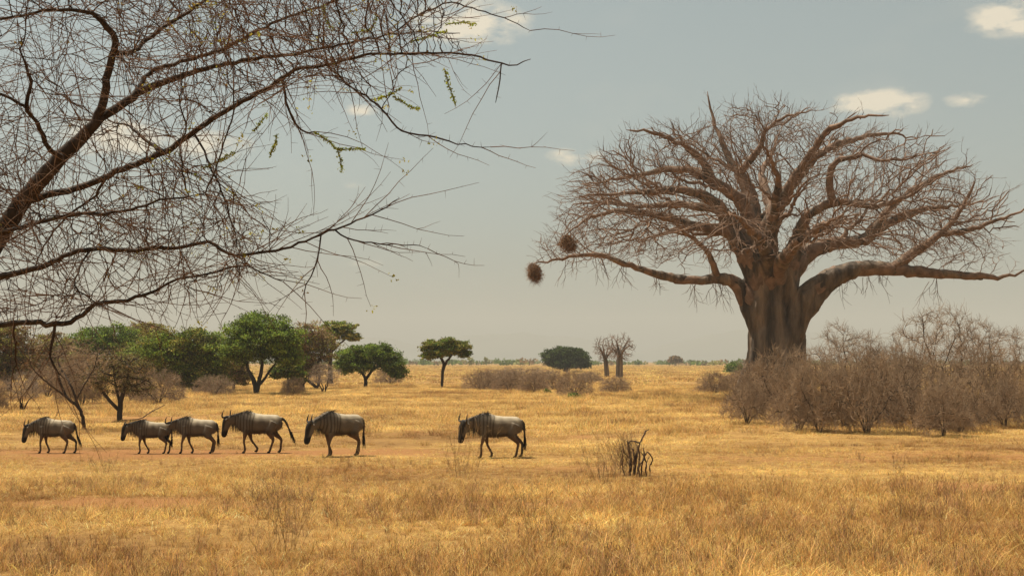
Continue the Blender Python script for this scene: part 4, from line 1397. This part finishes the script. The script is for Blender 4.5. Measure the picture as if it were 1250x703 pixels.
wildebeest(416, 557, 'grey wildebeest angled out of line with head low and wide horns', 1.04, .66, .10, -.3, ((.10, 0), (-.12, 0), (.10, 0), (-.12, 0)), ((-.79, 1.0), (-.80, .72), (-.80, .46)), 1.05, .2)
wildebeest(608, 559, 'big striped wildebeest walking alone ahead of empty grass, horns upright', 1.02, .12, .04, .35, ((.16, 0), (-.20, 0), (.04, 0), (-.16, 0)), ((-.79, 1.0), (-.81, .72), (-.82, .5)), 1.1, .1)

# ------------------------------------------------------------------ distant line of trees


def treeline():
    mb = MB()
    n = 620
    for i in range(n):
        Y = rng.uniform(850, 1700)
        px = rng.uniform(-250, 1500)
        x = (px - 625) / F_PX * Y
        if rng.random() < .18 and not (380 < px < 660): continue
        h = rng.uniform(2.2, 5.2) * (1.25 if px < 700 else .9)
        w = rng.uniform(2.5, 8)
        m = 34
        d = rand_dirs(m) * (rng.random((m, 1)) ** .4); d[:, 2] = np.abs(d[:, 2])
        C = np.array([x, Y, h * .25]) + d * np.array([w, w, h * .75])
        a = rand_dirs(m); b = unit(np.cross(a, rand_dirs(m)))
        s = rng.uniform(.5, 1.1, (m, 1))
        tint = np.array(DARKG if rng.random() < .6 else OLIVE if rng.random() < .6 else BROWN) * rng.uniform(.7, 1.3)
        mb.cards(C, a * s, b * s * .7, np.tile(tint, (m, 1)))
        if m:
            mb.cards(np.array([[x, Y, h * .25]]), np.array([[.18, 0, 0]]), np.array([[0, 0, h * .26]]), np.array([[.03, .022, .016]]))
    o = mb.build('treeline', M_LEAF)
    tag(o, 'far dark line of scrub and trees along the horizon', 'trees', kind='stuff')


treeline()
leafy_tree('round_tree', 'faint brownish dome-shaped tree on the horizon beyond the open plain', 824, 820, [(824, 438, 7, 4), (819, 440, 5, 3), (830, 440, 4, 3)], [[(824, 447, 1.2), (824, 440, .8)]], BROWN, .45, 900, 'trees out on the plain')

# ------------------------------------------------------------------ grass


def tuft(name, n, h, spread, wid, tint, lean=.5, seeds=0.0, segs=3):
    mb_v, mb_q, cols = [], [], []
    V = []; F = []; C = []
    for i in range(n):
        a = rng.random() * 6.283; rr = spread * math.sqrt(rng.random())
        p = np.array([math.cos(a) * rr, math.sin(a) * rr, -.03])
        b = rng.random() * 6.283
        hh = h * (.45 + .75 * rng.random()); ln = lean * (.2 + rng.random()) * hh
        f = rng.random() * 6.283
        wv = np.array([math.cos(f), math.sin(f), 0]) * wid * (.6 + .8 * rng.random())
        kink = 1 + 1.6 * rng.random()
        c = np.array(tint) * (.5 + .95 * rng.random()) * (1 + .45 * (rng.random() < .12) * np.array([.9, 1.1, 1.6])) * (1 + .07 * rng.normal(size=3))
        base = len(V)
        for s in range(segs + 1):
            u = s / segs
            q = p + np.array([math.cos(b) * ln * u ** kink, math.sin(b) * ln * u ** kink, hh * (u - .18 * u * u * lean)])
            ww = wv * (1 - .75 * u)
            V += [q - ww, q + ww]
            C += [c, c]
        for s in range(segs):
            k = base + s * 2
            F.append((k, k + 1, k + 3, k + 2))
        if rng.random() < seeds:
            q0 = q; base = len(V)
            d = np.array([0.012, 0, .055]); sw = unit(wv) * .0042
            for e in (q0 - sw * .3, q0 + sw * .3, q0 + d + sw, q0 + d - sw):
                V.append(e); C.append(c * np.array([1.0, .92, .85]))
            F.append((base, base + 1, base + 2, base + 3))
    return mesh_obj(name, np.array(V), np.array(F), M_GRASS, 'unlinked', np.clip(np.array(C), .01, .9), smooth=False)


STRAW = (.63, .415, .165); GOLD = (.74, .505, .205); RUST = (.44, .245, .095); DUN = (.36, .23, .12)


def instancer(name, pts, protos, label):
    """one ground-cover object: tufts instanced on points by geometry nodes"""
    coll = bpy.data.collections.new(name + '_tufts')
    for p in protos: coll.objects.link(p)
    P = np.array([p[:3] for p in pts], np.float32)
    me = bpy.data.meshes.new(name)
    me.vertices.add(len(P)); me.vertices.foreach_set('co', P.ravel())
    for nm, j in (('scl', 3), ('rot', 4)):
        a = me.attributes.new(nm, 'FLOAT', 'POINT'); a.data.foreach_set('value', np.array([p[j] for p in pts], np.float32))
    a = me.attributes.new('pick', 'INT', 'POINT'); a.data.foreach_set('value', np.array([p[5] for p in pts], np.int32))
    o = bpy.data.objects.new(name, me); COL.objects.link(o)
    ng = bpy.data.node_groups.new(name, 'GeometryNodeTree')
    ng.interface.new_socket('Geometry', in_out='INPUT', socket_type='NodeSocketGeometry')
    ng.interface.new_socket('Geometry', in_out='OUTPUT', socket_type='NodeSocketGeometry')
    nn, l = ng.nodes, ng.links.new
    gi, go = nn.new('NodeGroupInput'), nn.new('NodeGroupOutput')
    ci = nn.new('GeometryNodeCollectionInfo')
    ci.inputs['Collection'].default_value = coll
    ci.inputs['Separate Children'].default_value = True
    ci.inputs['Reset Children'].default_value = True
    ip = nn.new('GeometryNodeInstanceOnPoints')
    ip.inputs['Pick Instance'].default_value = True

    def attr(nm, ty):
        n = nn.new('GeometryNodeInputNamedAttribute'); n.data_type = ty; n.inputs['Name'].default_value = nm
        return n.outputs['Attribute']
    cx = nn.new('ShaderNodeCombineXYZ'); l(attr('rot', 'FLOAT'), cx.inputs['Z'])
    l(gi.outputs[0], ip.inputs['Points']); l(ci.outputs[0], ip.inputs['Instance'])
    l(attr('pick', 'INT'), ip.inputs['Instance Index'])
    l(cx.outputs[0], ip.inputs['Rotation'])
    l(attr('scl', 'FLOAT'), ip.inputs['Scale'])
    l(ip.outputs[0], go.inputs[0])
    m = o.modifiers.new('tufts', 'NODES'); m.node_group = ng
    me.materials.append(M_GRASS)
    tag(o, label, 'grass', kind='stuff')
    return o


def grass():
    global rng
    rng = np.random.default_rng(99)
    near = [tuft('grass_a', 30, .15, .18, .0055, STRAW, 1.5), tuft('grass_b', 30, .19, .16, .005, GOLD, 1.3, .2), tuft('grass_c', 30, .12, .20, .006, RUST, 1.6),
            tuft('grass_d', 26, .40, .12, .0042, STRAW, .7, .5), tuft('grass_e', 22, .34, .10, .0042, DUN, .6, .4), tuft('grass_f', 30, .08, .24, .006, STRAW, 2.4), tuft('grass_g', 7, .85, .10, .0045, GOLD, .9, .8, 5)]
    mid = [tuft('grassm_a', 70, .17, .5, .010, STRAW, 1.3), tuft('grassm_b', 70, .22, .5, .009, GOLD, 1.2), tuft('grassm_c', 60, .13, .5, .011, RUST, 1.5), tuft('grassm_d', 50, .36, .4, .009, STRAW, .7), tuft('grassm_e', 50, .28, .45, .009, DUN, .7)]
    far = [tuft('grassf_a', 60, .30, 1.5, .04, STRAW, 1.0, segs=2), tuft('grassf_b', 60, .36, 1.5, .04, GOLD, 1.0, segs=2), tuft('grassf_c', 60, .28, 1.5, .045, RUST, 1.0, segs=2), tuft('grassf_d', 60, .4, 1.5, .04, DUN, .8, segs=2)]

    def scatter(y0, y1, dens, weights, tall, side=1.22, thin=True):
        pts = []
        area = .78 * side * .5 * (y1 ** 2 - y0 ** 2)
        n = int(area * dens)
        Y = np.sqrt(rng.random(n) * (y1 ** 2 - y0 ** 2) + y0 ** 2)
        X = (rng.random(n) - .5) * .78 * side * Y
        rr = rng.random((n, 4))
        wc = np.cumsum(weights) / np.sum(weights)
        for x, y, q in zip(X, Y, rr):
            b = bare_at(x, y) if y < 75 else 0
            g = .5 + .5 * mnoise.noise((x * .13, y * .16, 12))
            g2 = .5 + .5 * mnoise.noise((x * .35, y * .4, 31))
            g3 = .5 + .5 * mnoise.noise((x * 1.1, y * 1.1, 51))
            if thin and q[0] > (1 - .88 * b) * (.30 + .7 * g) * (.25 + 1.3 * g3): continue
            k = int(np.searchsorted(wc, np.clip(q[1] * .55 + g2 * .75 - .15, 0, .999)))
            # trampled, short-cropped strip along the game trail; ranker grass in streaks
            streak = mnoise.noise((x * .045, y * .42, 77)) + .5 * mnoise.noise((x * .12, y * 1.1, 78))
            low = max(0.0, min(1, (y - 27 + 9 * mnoise.noise((x * .12, y * .1, 40))) / 8)) * max(0.0, min(1, (60 - y) / 8))
            hk = (.46 + .85 * g + .55 * q[2] * q[2]) * (1 - .45 * b) * (1 - .42 * low) * (1 + .38 * streak)
            if y < 46 and k in (3, 4, 6) and q[2] > .85 - .65 * low: k = 5 if q[2] > .85 - .3 * low else 1 if g2 > .5 else 0
            pts.append((x, y, ground_h(x, y), max(.25, hk) * tall, q[3] * 6.283, k))
        return pts
    instancer('grass', scatter(13, 46, 50, [.23, .18, .17, .12, .14, .10, .06], 1.0), near, 'dry golden grass tufts covering the near plain')
    instancer('grass', scatter(44, 165, 4.2, [.3, .24, .16, .14, .16], 1.0), mid, 'dry golden grass of the middle plain around the thickets')
    instancer('grass', scatter(160, 900, .10, [.32, .3, .2, .18], 1.0), far, 'far pale gold grassland reaching to the tree line')


grass()

# ------------------------------------------------------------------ single tall weeds standing out of the grass


def weed(px, py, w, h, n, label, tint):
    Y = CAM_H * F_PX / (py - HORIZON); mpp = Y / F_PX
    b = at(px, py, Y); b[2] = ground_h(b[0], b[1])
    t = thing('dry_weed', b, label, 'weed', 'tall dry weeds in the grass')
    n = max(5, int(n * .55)); tint = .5 * np.array(tint) + .5 * np.array([.46, .30, .13])
    st = np.stack([rng.normal(size=n) * w * .18 * mpp, rng.normal(size=n) * w * .18 * mpp, np.full(n, -.03)], 1)
    out = np.stack([st[:, 0], st[:, 1], np.full(n, .8 * w * mpp + .15)], 1)
    mb = MB()
    col = np.array(tint) * (.5 + rng.random((n, 1)))
    Pt, tt = twigs(mb, st, unit(out), 6, h * mpp * .85, .0036, 3, .16, .15, .34, col=col)
    mb.build('stems', M_STRAW, t)['kind'] = 'stuff'
    hd = MB()
    for k in (2, 3, 4, 5):
        m = rng.random(n) < .8
        a, q = twigs(hd, Pt[m][:, k], tt[m][:, k], 3, h * mpp * .25, .0032, 3, .3, .1, .8, col=col[m] * .9)
        leaf_cards(hd, a[:, 3], .012, 2, .009, np.array(tint) * .9, .8)
    hd.build('sprays', M_STRAW, t)['kind'] = 'stuff'


for a in [(345, 668, 60, 90, 46, 'tall brown bushy weed, the largest standing in the open grass', (.38, .25, .13)), (325, 622, 60, 44, 50, 'reddish low weed patch just beyond the largest bushy weed', (.24, .14, .085)),
          (1097, 582, 16, 26, 20, 'small dark weed on bare trampled ground before the thicket', (.16, .11, .08)), (1098, 640, 10, 62, 7, 'single thin dark stalk standing straight up in pale grass', (.17, .115, .08)),
          (126, 577, 26, 30, 26, 'grey weed beside the wildebeest trail', (.20, .14, .09)), (742, 588, 70, 62, 70, 'mauve-brown weeds clustered beside the dead stump', (.26, .17, .11)),
          (20, 642, 34, 14, 30, 'low dark weed mat on open ground', (.15, .10, .07)), (560, 582, 50, 60, 46, 'tall straw-coloured weeds before the lone striped wildebeest', (.36, .24, .11)),
          (650, 665, 40, 80, 34, 'slanting straw stalks in the open grass', (.40, .27, .11)), (1030, 660, 30, 24, 24, 'reddish weed tuft beside pale grass', (.24, .13, .08)),
          (1050, 560, 20, 12, 20, 'tiny weed on the trampled strip', (.2, .13, .08)), (905, 660, 60, 60, 46, 'pale arching straw clump on the near side of the trampled strip', (.48, .34, .15)),
          (455, 530, 30, 22, 30, 'grey weed clump behind the head-low wildebeest', (.25, .17, .10)), (60, 700, 50, 40, 40, 'brown weed clump low beneath the thorn twigs', (.22, .14, .08))]:
    weed(*a)

# ------------------------------------------------------------------ haze over the plain


def haze():
    x, y0, y1, z0, z1 = 9800, -9800, 9800, -1.5, 330
    V = [(sx * x, y, z) for z in (z0, z1) for y in (y0, y1) for sx in (-1, 1)]
    F = np.array([(0, 2, 3, 1), (4, 5, 7, 6), (0, 1, 5, 4), (2, 6, 7, 3), (0, 4, 6, 2), (1, 3, 7, 5)])
    m = bpy.data.materials.new('haze'); m.use_nodes = True
    nt = m.node_tree; nt.nodes.clear()
    out = nt.nodes.new('ShaderNodeOutputMaterial')
    v = nt.nodes.new('ShaderNodeVolumePrincipled')
    v.inputs['Color'].default_value = (.80, .765, .69, 1)
    v.inputs['Density'].default_value = 2.5e-4
    v.inputs['Anisotropy'].default_value = 0.0
    nt.links.new(v.outputs[0], out.inputs['Volume'])
    o = mesh_obj('haze', V, F, m, smooth=False)
    tag(o, 'thin dusty haze over the plain', 'haze', kind='stuff')


haze()
